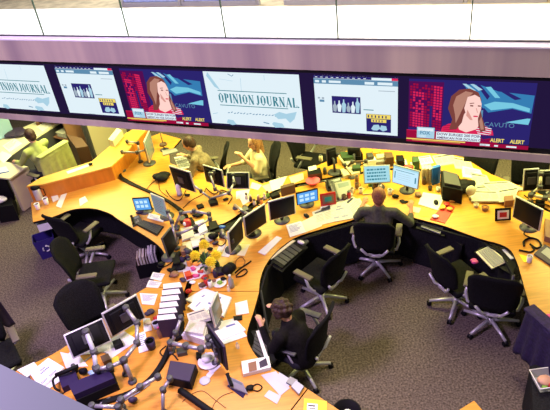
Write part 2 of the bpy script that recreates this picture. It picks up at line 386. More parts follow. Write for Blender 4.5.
def opinion(s0, w, clip=0.0):
    q = Scr(s0, w); q.rect(0, 0, 1, 1, 'led_white')
    q.poly([(0.03, .92), (.05, .99), (.12, .78), (.16, .66), (.10, .72), (.06, .84)], 'led_ltblue')
    q.line((.17, .87), (.31, .84), .003, 'led_ltblue'); q.line((.40, .90), (.39, .66), .004, 'led_ltblue'); q.line((.65, .97), (.65, .88), .004, 'led_ltblue')
    q.line((.27, .97), (.31, .93), .006, 'led_head'); q.line((.31, .93), (.33, .96), .006, 'led_head')
    q.line((.13, .655), (.86, .655), .008, 'led_teal'); q.line((.13, .375), (.86, .375), .008, 'led_teal')
    x = .125; wd = {'I': .034, 'J': .044, 'N': .066, 'O': .062, 'P': .054, 'U': .062, 'R': .062, 'A': .064, 'L': .052, '.': .02, ' ': .012}
    for ch in 'OPINION JOURNAL.':
        q.strokes(GL[ch], x, .43, wd[ch], .175, .017, 'led_teal'); x += wd[ch] * 1.06
    for k in range(16):
        xx = .22 + .034 * k; q.line((xx, .255 + .008 * math.sin(k * 2)), (xx + .022, .27 - .01 * math.cos(k * 3)), .008, 'led_head')
    q.poly([(.72, .28), (.78, .34), (.85, .31), (.96, .36), (.93, .22), (.88, .14), (.84, .22), (.76, .20)], 'led_ltblue')
    q.poly([(.19, .06), (.21, .13), (.27, .12), (.30, .04), (.25, .02)], 'led_ltblue')
    q.line((.05, .22), (.11, .25), .006, 'led_ltblue'); q.line((.60, .12), (.66, .10), .01, 'led_head')
    q.poly([(.69, .10), (.71, .14), (.80, .12), (.82, .05), (.72, .03)], 'led_ltblue')
    return q
def page(s0, w):
    q = Scr(s0, w); q.rect(0, 0, 1, 1, 'led_white'); q.rect(0, .955, 1, 1, 'led_navy'); q.rect(0, .86, 1, .95, 'led_head')
    for k in range(10): q.line((.02 + .065 * k, .975), (.05 + .065 * k, .975), .006, 'led_white')
    q.rect(.70, .955, .93, .995, 'led_white'); q.rect(.93, .955, 1, .995, 'led_red')
    for k, ww in enumerate((.05, .05, .09, .06)): q.rect(.02 + .085 * k, .885, .02 + .085 * k + ww, .925, 'led_white')
    q.rect(.62, .88, .73, .925, 'led_white'); q.rect(.77, .88, .94, .925, 'led_white')
    for k in range(5): q.rect(.04 + .05 * k, .60 - .004 * k, .07 + .05 * k if k < 2 else .075 + .05 * k, .63, 'led_grey') if k < 2 else None
    q.rect(.06, .545, .12, .585, 'led_head')
    q.rect(.215, .36, .565, .66, 'led_navy')
    rnd = random.Random(3)
    for k in range(6):
        xx = .228 + .056 * k; y = .40 + rnd.random() * .09; q.poly([(xx, .37 + rnd.random() * .03), (xx - .004, y + .07), (xx + .012, y + .10), (xx + .014, y + .15), (xx + .028, y + .155), (xx + .030, y + .10), (xx + .050, y + .06), (xx + .036, .38)], ('led_grey', 'led_white', 'led_ltblue')[k % 3])
    q.rect(.60, .44, .72, .455, 'led_teal'); q.rect(.78, .78, .97, .792, 'led_grey')
    q.rect(.63, .06, .925, .38, 'led_navy'); q.rect(.635, .30, .92, .375, 'led_yellow'); q.rect(.69, .235, .87, .29, 'led_yellow')
    for k in range(6): q.rect(.65 + .042 * k, .315, .665 + .042 * k, .36, 'led_navy')
    for k in range(4): q.rect(.71 + .035 * k, .245, .722 + .035 * k, .28, 'led_navy')
    q.poly([(.69, .12), (.72, .19), (.78, .20), (.80, .13), (.76, .09), (.71, .09)], 'led_ltblue'); q.poly([(.79, .12), (.81, .19), (.87, .18), (.88, .11), (.83, .08)], 'led_ltblue')
    q.rect(.37, .02, .50, .03, 'led_grey'); return q
def news(s0, w):
    q = Scr(s0, w); q.rect(0, 0, 1, 1, 'led_navy')
    # red dotted studio columns on the left
    q.rect(0.0, .17, .29, .96, 'led_maroon')
    rnd = random.Random(5)
    for i in range(11):
        for j in range(17):
            x = .012 + i * .0255; y = .20 + j * .044
            if rnd.random() < 0.15: continue
            q.rect(x, y, x + .019, y + .032, 'led_red' if (.02 < x < .13 and y < .8) or (x > .2 and y > .35) else 'led_crimson')
    q.rect(.19, .17, .21, .62, 'led_navy')
    # blue and cyan studio background on the right
    q.poly([(.45, .99), (.55, .99), (.66, .72), (.62, .62), (.52, .80)], 'led_blue')
    q.poly([(.58, .99), (.72, .90), (.99, .86), (.985, .58), (.84, .64), (.66, .56), (.61, .66), (.66, .82)], 'led_blue')
    q.poly([(.62, .68), (.70, .74), (.84, .73), (.97, .66), (.97, .60), (.84, .655), (.68, .60)], 'led_cyan')
    q.poly([(.62, .96), (.66, .97), (.74, .80), (.70, .80)], 'led_cyan'); q.poly([(.74, .90), (.80, .89), (.90, .80), (.85, .78)], 'led_navy')
    q.poly([(.44, 1), (.47, 1), (.55, .90), (.52, .89)], 'led_ltblue'); q.poly([(.50, 1), (.53, 1), (.60, .92), (.57, .90)], 'led_ltblue')
    q.poly([(.80, .42), (.96, .50), (.985, .50), (.975, .40)], 'led_cyan'); q.poly([(.55, .56), (.62, .60), (.62, .42), (.57, .45)], 'led_head')
    q.text('CAVUTO', .635, .335, .105, 'led_head', 1.0, 0.0)
    # the presenter
    q.poly([(.29, .19), (.30, .28), (.35, .34), (.42, .37), (.50, .30), (.58, .37), (.66, .33), (.71, .27), (.72, .19)], 'led_red')
    for k in range(4): q.line((.56 + .01 * k, .34 - .04 * k), (.70, .30 - .035 * k), .007, 'led_white'); q.line((.31, .30 - .035 * k), (.42, .33 - .035 * k), .005, 'led_crimson')
    q.poly([(.42, .40), (.44, .26), (.50, .215), (.58, .28), (.60, .36), (.585, .48), (.46, .55)], 'led_skin')
    q.poly([(.34, .60), (.36, .80), (.42, .91), (.50, .935), (.57, .88), (.60, .76), (.585, .68), (.50, .64), (.47, .50), (.46, .38), (.42, .26), (.36, .25), (.38, .42)], 'led_hair')
    q.poly([(.38, .66), (.40, .80), (.47, .89), (.53, .87), (.49, .78), (.46, .62), (.43, .46), (.41, .36), (.40, .50)], 'led_hair_light')
    q.poly([(.49, .80), (.545, .84), (.585, .80), (.603, .70), (.602, .60), (.59, .49), (.565, .43), (.525, .43), (.49, .50), (.47, .62)], 'led_skin')
    q.poly([(.49, .50), (.525, .43), (.545, .43), (.52, .52), (.495, .60)], 'led_skin_shade')
    q.line((.515, .665), (.540, .662), .012, 'led_hair'); q.line((.575, .668), (.598, .665), .011, 'led_hair')
    q.line((.51, .70), (.545, .71), .007, 'led_hair'); q.line((.565, .63), (.578, .555), .006, 'led_skin_shade'); q.line((.548, .497), (.583, .497), .012, 'led_red')
    q.poly([(.585, .46), (.60, .60), (.615, .50), (.64, .38), (.655, .27), (.615, .24), (.595, .33)], 'led_hair')
    q.poly([(.597, .42), (.61, .50), (.63, .38), (.64, .29), (.615, .28)], 'led_hair_light')
    # lower banner, text lines and the corner mark
    q.poly([(0, .06), (0, .20), (.09, .21), (.60, .20), (.64, .12), (.72, .16), (.76, .06)], 'led_crimson'); q.rect(0, .195, .70, .205, 'led_red')
    q.rect(.255, .07, .62, .20, 'led_white')
    q.text('DOW SURGES 200 POINTS', .262, .143, .062, 'led_maroon', .98, .0006); q.text('AMERICAN FOR DOUGH CHAIR', .262, .083, .055, 'led_maroon', .98, .0006)
    q.rect(.09, .075, .24, .265, 'led_ltblue'); q.rect(.10, .20, .23, .25, 'led_white'); q.text('FOX', .117, .14, .085, 'led_head', .9, .0015); q.text('BUSINESS', .105, .092, .05, 'led_white', .55, .0006)
    q.rect(.70, .085, 1, .165, 'led_navy'); q.text('ALERT', .70, .093, .085, 'led_yellow', .8, .0015); q.text('ALERT', .855, .093, .085, 'led_yellow', .8, .0015)
    q.rect(0, 0, 1, .065, 'led_crimson'); q.rect(0, .042, .5, .062, 'led_yellow')
    q.line((.05, .03), (.46, .03), .006, 'led_orange')
    q.rect(.62, .018, .70, .05, 'led_white'); q.rect(.735, .018, .765, .045, 'led_white'); q.rect(.83, .018, .91, .045, 'led_white')
    q.text('DOW', .625, .022, .034, 'led_maroon', .9); return q
PER = 2.982
for k, kind, s0, w in ((0, 'o', -2.786 - PER, 1.0), (1, 'p', -1.652 - PER + .01, .76), (2, 'n', -.795 - PER + .005, .985), (3, 'o', -2.786, .995), (4, 'p', -1.652, .763), (5, 'n', -.795, 1.0)):
    q = {'o': opinion, 'p': page, 'n': news}[kind](s0, w)
    fr = MB(); bbox(fr, s0, s0 + w, D0 + 0.0287, D0 + 0.0297, Z0, Z1, 'led_black')
    po = fr.build('screen', vw, vo); lab = {'o': 'white screen with the OPINION JOURNAL title', 'p': 'white web page screen', 'n': 'television news screen with a presenter in red'}[kind]
    po['label'] = lab + (' on the left half' if k < 3 else ' in the right half')
    q.mb.build('picture', po, vo)

# ------------------------------------------------------------------ desks
DZ = 0.74
def rot2(v, a): return Vector((v.x * math.cos(a) - v.y * math.sin(a), v.x * math.sin(a) + v.y * math.cos(a), v.z))
def worktop(name, label, pts, edge, group=None, th=0.035, z=DZ, top='maple', skirt=None, cat='desk', dark_edge='black'):
    """pts: outline on the desk plane; skirt: open polyline below which a black modesty panel stands"""
    pts = [Vector(p) for p in pts]; c = cen(pts); c.z = 0
    t = thing(name, label, cat, c, 0, group)
    MB().prism(pts, z - 0.006, z, top).build('desktop', t, c)
    mb = MB().prism(pts, z - th, z - 0.0065, dark_edge); mb.build('edge_band', t, c)
    if skirt:
        for sk in skirt:
            sk = [Vector(p) for p in sk]; k = MB()
            for a, b in zip(sk[:-1], sk[1:]):
                d = (b - a).normalized(); n = Vector((-d.y, d.x, 0)) * 0.012
                k.prism([a - n, b - n, b + n, a + n], 0.06, z - th - 0.001, 'panel_black')
            k.build('modesty_panel', t, c)
            for a in (sk[0], sk[len(sk) // 2], sk[-1]): MB().lathe([(0.03, 0), (0.03, 0.01), (0.018, 0.015), (0.018, z - th - 0.002)], (a.x, a.y, 0), 'dark_grey', 10).build('support_post', t, c)
    return t
def sm(pts, z=DZ, n=3): return [Vector(p) for p in spline(Q(pts, z), n)]
# inner edges (towards the bays) and divider line
L_IN = [(33, 222), (52, 217), (70, 210), (85, 208), (97, 209), (110, 213.5), (118, 219), (134, 229), (150, 239), (161, 248), (166, 258), (163, 268), (150, 285)]
L_DIV = [(184, 291), (189, 275), (193, 255), (190, 232), (184, 216), (169, 203), (147, 192), (124, 182), (116, 178)]
worktop('curved_desk', 'long yellow maple desk sweeping along the upper edge of the left bay', sm(L_IN) + sm(L_DIV) + Q([(100, 182), (60, 192), (40, 198), (31, 203)], DZ), None,
        skirt=[Q([(40, 214), (60, 208), (90, 203), (112, 207), (128, 217), (152, 229), (174, 248), (180, 262), (172, 275), (162, 288)], 0.6)])
LOW = [(150, 285.6), (137, 293), (120, 306), (95, 325), (60, 350), (30, 365), (-14, 384)]
worktop('curved_desk', 'pinkish maple desk with rounded end at the lower left corner', sm(LOW) + Q([(-14, 425), (40, 418)], DZ) + sm([(75, 405), (100, 399), (122, 393), (140, 384), (154, 371), (163, 356), (169, 340), (174, 318), (184, 291.6)]), None,
        skirt=[Q([(160, 295), (140, 308), (110, 332), (75, 356), (30, 378), (-8, 395)], 0.6)])
# hutch along the far edge of the left bay
hp = Q([(27, 186), (42, 177), (92, 161), (112, 144), (121, 136), (137, 127), (149, 128), (143, 133), (122, 156), (111, 166), (43, 184)], 1.0)
hc = cen(hp); hc.z = 0
t = thing('desk_divider', 'raised orange wooden divider with a ledge behind the left bay desk', 'partition', hc)
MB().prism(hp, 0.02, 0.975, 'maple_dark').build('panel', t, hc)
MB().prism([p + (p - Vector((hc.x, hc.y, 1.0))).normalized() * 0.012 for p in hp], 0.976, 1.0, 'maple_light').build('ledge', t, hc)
# central and right desks
R_IN = [(259, 291), (260, 280), (264, 268), (272, 256), (285, 244), (300, 235.5), (330, 226.5), (358, 218), (375, 211), (392, 211.5), (419, 219), (445, 226), (480, 238.5), (500, 244), (511, 250.5), (517, 262), (521, 275), (528, 300), (534, 318)]
R_OUT = [(575, 318), (575, 222), (558, 216), (530, 204), (500, 195), (470, 185), (440, 174), (400, 170), (362, 174), (325, 182), (290, 189), (262, 202), (247, 214), (226, 228), (203, 230), (199, 255), (194, 276), (190, 291)]
worktop('curved_desk', 'large yellow maple desk curving round the far side of the right bay', sm(R_IN) + sm(R_OUT), None,
        skirt=[Q([(262, 300), (268, 280), (280, 262), (300, 249), (330, 240), (358, 232), (380, 226), (400, 226), (440, 239), (478, 250), (500, 262), (512, 285)], 0.55)])
MID = [(259, 291.6), (254, 310), (248, 328), (247, 338), (251, 348), (258, 358), (269, 366), (285, 376), (307, 388.5)]
worktop('curved_desk', 'orange maple desk beside the woman in black, covered with papers', sm(MID) + Q([(291, 409), (286, 416)], DZ) + sm([(105, 420), (104, 404), (126, 397), (144, 388), (158, 375), (168, 360), (174, 345), (180, 322), (190, 291.6)]), None,
        skirt=[Q([(252, 300), (240, 322), (238, 345), (252, 364), (275, 378), (296, 392)], 0.6)])
worktop('curved_desk', 'pinkish maple desk end holding the orange envelope at the bottom edge', Q([(308, 389.2), (345, 414), (330, 440), (286, 440), (287, 417), (292, 410)], DZ), None)
BK = sm([(120, 170), (122, 176), (147, 189), (169, 200), (186, 212), (191, 222), (205, 226), (224, 223), (240, 213)]) + sm([(250, 204), (262, 197), (285, 186.5), (325, 178), (345, 174)])
BK += Q([(350, 166), (352, 150), (346, 151), (330, 160), (305, 171), (274, 180), (262, 183.5), (247, 177), (225, 176), (200, 171), (182, 169), (170, 163), (169, 153), (181, 139), (160, 133), (143, 140), (131, 158)], DZ)
worktop('curved_desk', 'yellow maple desk at the back where two people face the bays', BK, None)
BR = sm([(346, 173.5), (362, 171.6), (400, 167.6), (440, 171.6), (470, 182.5), (500, 192.5), (530, 201.5), (558, 213.5)]) + Q([(575, 208), (520, 186), (491, 174), (484, 170), (465, 158), (430, 148), (353, 148), (351, 166)], DZ)
worktop('curved_desk', 'yellow maple desk under papers behind the right bay', BR, None)
def rail(name, label, px, z0, z1, w, m, cat='cable tray', grp=None):
    pts = [P(a, b, z1) for a, b in px]; pts = [Vector(p) for p in spline(pts, 3)]; c = cen(pts); c.z = z0
    mb = MB()
    for a, b in zip(pts[:-1], pts[1:]):
        d = (b - a).normalized(); n = Vector((-d.y, d.x, 0)) * w / 2; mb.prism([a - n, b - n, b + n, a + n], z0, z1, m)
    return tag(mb.build(name, off=c), label, cat, grp)
rail('tray_shade_strip', 'black cable channel dividing the upper left desks', [(119, 171), (124, 179.5), (147, 190), (169, 201), (184, 213)], 0.741, 0.765, 0.045, 'black')
rail('tray_shade_strip', 'black strip added as shade under the rounded end of the back desk', [(188, 218), (196, 227), (210, 230), (226, 228), (240, 220), (250, 209)], 0.741, 0.76, 0.10, 'black')  # black strip stands in for the shaded gap below the desk edge
rail('tray_shade_strip', 'black curved cable channel along the rounded desk end at the lower left', [(172, 338), (165, 356), (156, 371), (142, 386), (124, 395), (102, 402)], 0.741, 0.77, 0.05, 'black')

# ------------------------------------------------------------------ chairs
CH = {}
def backshape(w0, w1, h, lean, m, curve=0.05, th=0.03, nx=8, nz=8):
    """concave shell: lower width w0, upper width w1"""
    mb = MB(); F = []; 
    for side in (0, 1):
        for j in range(nz + 1):
            v = j / nz; w = (w0 + (w1 - w0) * math.sin(v * math.pi * 0.62) ) / 2
            if v > 0.8: w *= 1 - 0.28 * ((v - 0.8) / 0.2) ** 2
            if v < 0.15: w *= 1 - 0.2 * ((0.15 - v) / 0.15) ** 2
            for i in range(nx + 1):
                u = -1 + 2 * i / nx
                y = -lean * v - 0.03 * math.sin(v * math.pi) * -1 + curve * u * u - (th if side else 0)
                z = v * h - 0.03 * u * u * (1 if v > 0.8 else 0)
                F.append((u * w, y, z))
    N = (nx + 1) * (nz + 1); fs = []
    for j in range(nz):
        for i in range(nx):
            a = j * (nx + 1) + i; fs.append((a, a + 1, a + nx + 2, a + nx + 1)); fs.append((N + a + nx + 1, N + a + nx + 2, N + a + 1, N + a))
    ring = [i for i in range(nx + 1)] + [j * (nx + 1) + nx for j in range(1, nz + 1)] + [nz * (nx + 1) + i for i in reversed(range(nx))] + [j * (nx + 1) for j in reversed(range(1, nz))]
    for a, b in zip(ring, ring[1:] + ring[:1]): fs.append((b, a, N + a, N + b))
    return mb.add(F, fs, m, True)
def make_chair(label, loc, rz, group='black mesh office chairs', bw=0.50, bh=0.56, base='silver', pad='armpad', arms=True):
    key = (bw, bh, base, pad, arms)
    t = thing('office_chair', label, 'chair', loc, rz, group)
    if key not in CH:
        pr = []
        def add(nm, mb, off=None, par=None): pr.append((nm, mb.build(nm), par)); return len(pr) - 1
        add('seat', MB().rbox((0, 0.0, 0.46), (0.50, 0.48, 0.07), 'black_fabric', 0.03))
        b = backshape(bw * 0.86, bw, bh, 0.14, 'black_fabric'); 
        for v in b.v: v.y -= 0.25; v.z += 0.50
        add('backrest', b)
        add('back_frame', MB().tube([(-0.17, -0.30, 0.56), (-0.10, -0.27, 0.45), (0, -0.20, 0.41), (0.10, -0.27, 0.45), (0.17, -0.30, 0.56)], 0.018, base).rbox((0, -0.10, 0.405), (0.16, 0.30, 0.04), base, 0.015))
        if arms:
            for s in (-1, 1):
                add('armrest', MB().rbox((s * 0.29, 0.0, 0.675), (0.085, 0.27, 0.03), pad, 0.013))
                add('arm_support', MB().tube([(s * 0.29, -0.02, 0.66), (s * 0.30, -0.08, 0.54), (s * 0.27, -0.13, 0.46), (s * 0.12, -0.14, 0.42)], [0.016, 0.02, 0.02, 0.018], base))
        add('gas_column', MB().lathe([(0.028, 0.10), (0.028, 0.25), (0.018, 0.26), (0.018, 0.40)], (0, 0, 0), 'dark_grey', 12))
        add('hub', MB().lathe([(0.02, 0.05), (0.05, 0.07), (0.05, 0.12), (0.03, 0.15)], (0, 0, 0), base, 14))
        for k in range(5):
            a = 2 * math.pi * k / 5 + math.pi / 2; d = Vector((math.cos(a), math.sin(a), 0))
            i = add('leg', MB().tube([d * 0.03 + UZ * 0.115, d * 0.18 + UZ * 0.10, d * 0.325 + UZ * 0.075], [0.026, 0.022, 0.017], base))
            q = Vector((-d.y, d.x, 0)); M_ = Matrix((q, Vector((0, 0, 1)), d)).transposed().to_4x4(); M2 = Matrix((Vector((0, 0, 1)), d, q)).transposed().to_4x4()
            c = MB(); 
            for s in (-1, 1): c.lathe([(0.026, -0.009), (0.03, -0.006), (0.03, 0.006), (0.026, 0.009)], d * 0.325 + q * 0.017 * s + UZ * 0.03, 'black', 12, M=M2)
            c.box(d * 0.325 + UZ * 0.045, (0.02, 0.02, 0.035), 'dark_grey', a); add('caster', c, par=i)
        CH[key] = [(nm, o.data, par) for nm, o, par in pr]
        for nm, o, par in pr: bpy.data.objects.remove(o)
    made = []
    for nm, me, par in CH[key]:
        o = bpy.data.objects.new(nm, me); COL.objects.link(o); o.parent = made[par] if par is not None else t; made.append(o)
    return t
def chair_px(label, hub, toward, **k):
    a = P(*hub, 0.0); b = P(*toward, 0.0); d = b - a; rz = math.atan2(d.y, d.x) - math.pi / 2
    return make_chair(label, (a.x, a.y, 0), rz, **k)

# ------------------------------------------------------------------ monitors
def fitquad(TL, TR, BR_, BL_, zb):
    a = P(*BL_, zb); b = P(*BR_, zb); u = (b - a); w = u.length; u.normalize(); n = Vector((u.y, -u.x, 0))
    if n.dot(Vector((0, 0, 0)) - Vector((a.x, a.y, 0))) < 0: n = -n
    best = None
    for hi in range(12, 60):
        h = hi * 0.01
        for ti in range(-40, 41, 4):
            tl = math.radians(ti); up = UZ * math.cos(tl) - n * math.sin(tl)
            e = 0
            for base, tg in ((a, TL), (b, TR)):
                q = proj(base + up * h); e += (q[0] - tg[0]) ** 2 + (q[1] - tg[1]) ** 2
            e += 0.002 * abs(ti)
            if best is None or e < best[0]: best = (e, h, tl)
    return a, b, u, n, w, best[1], best[2]
def monitor(label, quad, zb=0.86, face='front', scr='screen_off', bez='silver', stand=True, content=None, group=None, z0=DZ, name='monitor', cat='monitor', hmax=0.42):
    a, b, u, n, w, h, tl = fitquad(*quad, zb); h = min(h, hmax)
    if face == 'back': u = -u; n = -n; a, b = b, a; tl = -tl
    mid = (a + b) / 2; up = UZ * math.cos(tl) - n * math.sin(tl); nn = u.cross(up)      # screen normal
    open('/tmp/mon.txt','a').write('%s w %.2f h %.2f tilt %d\n' % (label[:46], w, h, math.degrees(tl)))
    loc = Vector((mid.x, mid.y, z0)) - n * (0.08 if stand else 0); loc.z = z0
    t = thing(name, label, cat, loc, 0, group)
    MR = Matrix((u, up, nn)).transposed().to_4x4()
    c = mid + up * h / 2
    def L(x, y, z): return c + u * x + up * y + nn * z - loc
    MB().rbox(L(0, 0, -0.012), (w, h, 0.024), bez, 0.006, M=MR).rbox(L(0, 0, -0.03), (w * 0.7, h * 0.7, 0.03), 'black' if bez != 'white' else 'white', 0.01, M=MR).build('casing', t)
    so = MB().rbox(L(0, 0, 0.0005), (w - 0.028, h - 0.028, 0.003), scr, 0.001, M=MR).build('screen', t)
    if face == 'back': MB().rbox(L(0, 0, -0.0255), (w - 0.03, h - 0.03, 0.004), 'black', 0.002, M=MR).build('back_cover', t)
    if content:
        m = MB(); content(m, lambda x, y: L((x - .5) * (w - .03), (y - .5) * (h - .03), 0.0024)); m.build('display_text', so)
    if stand:
        s = MB().tube([L(0, -0.02, -0.04), Vector((0, 0, c.z - z0 - 0.02)), Vector((0, 0, 0.015))], [0.016, 0.02, 0.022], 'dark_grey'); s.build('neck', t)
        MB().lathe([(0.11, 0.0), (0.11, 0.008), (0.05, 0.018), (0.02, 0.02)], (0, 0, 0.0005), 'dark_grey', 20).build('stand', t)
    else:
        MB().box(L(0, 0, -0.05), (0.1, 0.1, 0.02), 'dark_grey', M=MR).build('mount_plate', t)
    return t, c, nn
def arm(label, pts, r=0.018, col='arm_grey', group='grey articulated monitor arms', clamp=True):
    """pts: (px, py, z) from the clamp on the desk upwards"""
    w = [P(a, b, z) for a, b, z in pts]; base = Vector((w[0].x, w[0].y, DZ)); t = thing('monitor_mount', label, 'monitor mount', base, 0, group)
    if clamp: MB().lathe([(0.045, 0.0), (0.045, 0.02), (0.025, 0.025), (0.022, max(0.03, w[0].z - DZ))], (0, 0, 0.0005), 'dark_grey', 14).build('clamp', t)
    for i in range(len(w) - 1):
        MB().tube([w[i] - base, w[i + 1] - base], [r, r * 0.85], col, 10).build('arm_segment', t)
    for i in range(1, len(w)): MB().lathe([(r * 1.1, -0.03), (r * 1.5, -0.025), (r * 1.5, 0.025), (r * 1.1, 0.03)], w[i] - base, 'dark_grey', 12).build('joint', t)
    return t
def loop_arm(label, pts, **k): return arm(label, pts, **k)

# ------------------------------------------------------------------ small things
LAYER = [0]
def paper(label, quad, z=DZ, col='paper', n=1, cat='paper', name='paper_sheet', group=None, marks=None, th=None):
    """a sheet or a stack of sheets lying flat"""
    LAYER[0] = (LAYER[0] + 1) % 9
    th = th or 0.0012 * n; z0 = z + 0.0008 + LAYER[0] * 0.0004; pts = Q(quad, z0 + th); c = cen(pts); c.z = z0
    t = thing(name, label, cat, c, 0, group) if marks else None
    mb = MB()
    if th < 0.01: mb.prism(pts, z0, z0 + th, col)
    else:
        k = max(2, int(th / 0.012)); rnd = random.Random(len(label))
        for i in range(k):
            o = Vector((rnd.uniform(-.008, .008), rnd.uniform(-.008, .008), 0)); mb.prism([p + o for p in pts], z0 + th * i / k, z0 + th * (i + 1) / k - 0.0006, col, 'paper_edge')
    if not t: return tag(mb.build(name, off=c), label, cat, group)
    mb.build('sheet', t, c)
    m = MB(); zz = z0 + th + 0.0006
    def at(x, y):
        p = pts[0] * (1 - x) * y + pts[1] * x * y + pts[2] * x * (1 - y) + pts[3] * (1 - x) * (1 - y); p.z = zz; return p
    for (x0, y0, x1, y1, mm) in marks: m.quad(at(x0, y0), at(x1, y0), at(x1, y1), at(x0, y1), mm)
    m.build('print', t, c); return t
LINES = [(.12, .82 - .1 * i, .88 - .13 * (i % 3), .855 - .1 * i, 'ink_blue') for i in range(6)]
NEWS = [(.08, .8, .9, .9, 'ink')] + [(.08 + .29 * (i % 3), .62 - .09 * (i // 3), .08 + .29 * (i % 3) + .24, .655 - .09 * (i // 3), 'grey_plastic') for i in range(15)]
MASTH2 = [(.2, .75, .6, .79, 'ink_blue'), (.7, .3, .8, .5, 'ink_blue'), (.15, .2, .5, .23, 'grey_plastic'), (.15, .3, .5, .33, 'grey_plastic')]
MASTH = [(.38 + .06 * i, .70, .42 + .06 * i, .78, 'ink_blue') for i in range(4)] + [(.30 + .07 * i, .56, .35 + .07 * i, .64, 'ink_blue') for i in range(6)] + [(.12 + .05 * i + (.1 if i > 4 else 0), .14, .15 + .05 * i + (.1 if i > 4 else 0), .24, 'ink_blue') for i in range(11)]
def block(name, label, cat, quad, z0, h, m, side=None, parts=None, group=None, bevel=0.004):
    """solid with the given footprint outline (seen at its top, z0 + h)"""
    pts = Q(quad, z0 + h); c = cen(pts); c.z = z0
    o = MB().prism(pts, z0, z0 + h, m, side).build(name, off=c, bevel=bevel); return tag(o, label, cat, group)
def keyboard(label, quad, z=DZ, col='black', keys='dark_grey', group=None, name='keyboard'):
    pts = Q(quad, z + 0.022); c = cen(pts); c.z = z
    t = thing(name, label, 'keyboard', c, 0, group)
    MB().prism(pts, z + 0.001, z + 0.016, col).build('case', t, c)
    k = MB(); TL, TR, BR_, BL_ = pts
    def at(x, y): return TL * (1 - x) * (1 - y) + TR * x * (1 - y) + BR_ * x * y + BL_ * (1 - x) * y
    for j in range(5):
        for i in range(15):
            x0 = .03 + i * .063; y0 = .1 + j * .165; q = [at(x0, y0), at(x0 + .052, y0), at(x0 + .052, y0 + .13), at(x0, y0 + .13)]
            k.prism(q, z + 0.0165, z + 0.023, keys)
    k.build('keys', t, c); return t
def cup(label, px, z=DZ, r=0.035, h=0.09, col='white', drink='brown', handle=False, name='cup', cat='cup', group=None):
    p = P(*px, z); t = thing(name, label, cat, p, 0, group)
    MB().lathe([(r * .75, 0.001), (r * .8, 0.004), (r, h), (r * .9, h), (r * .82, h - .012), (r * .8, h - .014)], (0, 0, 0), col, 16).build('body', t)
    MB().lathe([(0.001, h - .014), (r * .8, h - .012)], (0, 0, 0), drink, 16).build('drink', t)
    if handle: MB().tube([(r * .9, 0, h * .8), (r * 1.5, 0, h * .75), (r * 1.6, 0, h * .4), (r * .85, 0, h * .25)], 0.005, col, 6).build('handle', t)
    return t
def bottle(label, px, z=DZ, r=0.03, h=0.2, col='clear', cap='white', cat='bottle'):
    p = P(*px, z); t = thing('bottle', label, cat, p)
    MB().lathe([(r * .9, 0.001), (r, .01), (r, h * .62), (r * .4, h * .8), (r * .4, h * .9)], (0, 0, 0), col, 16).build('body', t)
    MB().lathe([(r * .45, h * .9), (r * .45, h), (r * .2, h + .001)], (0, 0, 0), cap, 12).build('bottle_cap', t); return t
def cable(label, pxs, z=DZ, r=0.005, col='black', cat='cable', group=None, name='cable'):
    pts = [P(p[0], p[1], (p[2] if len(p) > 2 else z) + r + 0.001) for p in pxs]; pts = spline(pts, 6); c = cen(pts); c.z = z
    o = MB().tube(pts, r, col, 6).build(name, off=c); return tag(o, label, cat, group)
def mouse(label, px, z=DZ, rz=0, col='black', group=None):
    p = P(*px, z); t = thing('computer_mouse', label, 'mouse', p, rz, group)
    MB().ball((0, 0, 0.014), (0.032, 0.055, 0.02), col).build('shell', t)
    MB().box((0, 0.025, 0.034), (0.006, 0.018, 0.006), 'grey_plastic').build('wheel', t); return t
def phone(label, quad, z=DZ, col='dark_grey', hs='black', group=None):
    pts = Q(quad, z + 0.06); c = cen(pts); c.z = z; t = thing('desk_phone', label, 'telephone', c, 0, group); TL, TR, BR_, BL_ = pts
    mb = MB(); lo = 0.025
    vs = [(BL_.x, BL_.y, z + .001), (BR_.x, BR_.y, z + .001), (TR.x, TR.y, z + .001), (TL.x, TL.y, z + .001), (BL_.x, BL_.y, z + lo), (BR_.x, BR_.y, z + lo), (TR.x, TR.y, z + .08), (TL.x, TL.y, z + .08)]
    mb.add(vs, [(3, 2, 1, 0), (4, 5, 6, 7), (0, 1, 5, 4), (1, 2, 6, 5), (2, 3, 7, 6), (3, 0, 4, 7)], col); mb.build('base', t, c)
    def at(x, y, e=0.0):
        p = TL * (1 - x) * (1 - y) + TR * x * (1 - y) + BR_ * x * y + BL_ * (1 - x) * y; p.z = z + .08 * (1 - y) + lo * y + e; return p
    MB().tube([at(.13, .0, .025), at(.13, .1, .03), at(.13, .9, .03), at(.13, 1.0, .02)], [.022, .016, .016, .022], hs, 8).build('handset', t, c)
    k = MB()
    for i in range(3):
        for j in range(4): k.quad(at(.36 + .12 * i, .55 + .1 * j, .002), at(.45 + .12 * i, .55 + .1 * j, .002), at(.45 + .12 * i, .48 + .1 * j, .002), at(.36 + .12 * i, .48 + .1 * j, .002), 'grey_plastic')
    k.build('buttons', t, c)
    MB().quad(at(.36, .36, .003), at(.9, .36, .003), at(.9, .1, .003), at(.36, .1, .003), 'screen_grey').build('display', t, c); return t
def blob(mb, c, r, m, seed=0, amp=0.25):
    k = len(mb.v); mb.ball(c, r, m, seg=12, rings=8); c = Vector(c)
    for i in range(k, len(mb.v)):
        d = mb.v[i] - c; mb.v[i] = c + d * (1 + amp * mnoise.noise(d * 14 + Vector((seed, seed * 2, 0))))
def heap(name, label, cat, px, r, h, m, z=DZ, seed=1, group=None, n=3):
    p = P(*px, z); mb = MB(); rnd = random.Random(seed)
    for i in range(n): blob(mb, (rnd.uniform(-.4, .4) * r, rnd.uniform(-.4, .4) * r, h * .42), (r * .75, r * .6, h * .42 * (1 / 1.3)), m, seed + i)
    for v in mb.v: v.z = max(v.z, 0.001)
    return tag(mb.build(name, off=p) if False else _at(mb, name, p), label, cat, group)
def _at(mb, name, p):
    o = mb.build(name); o.location = p; return o

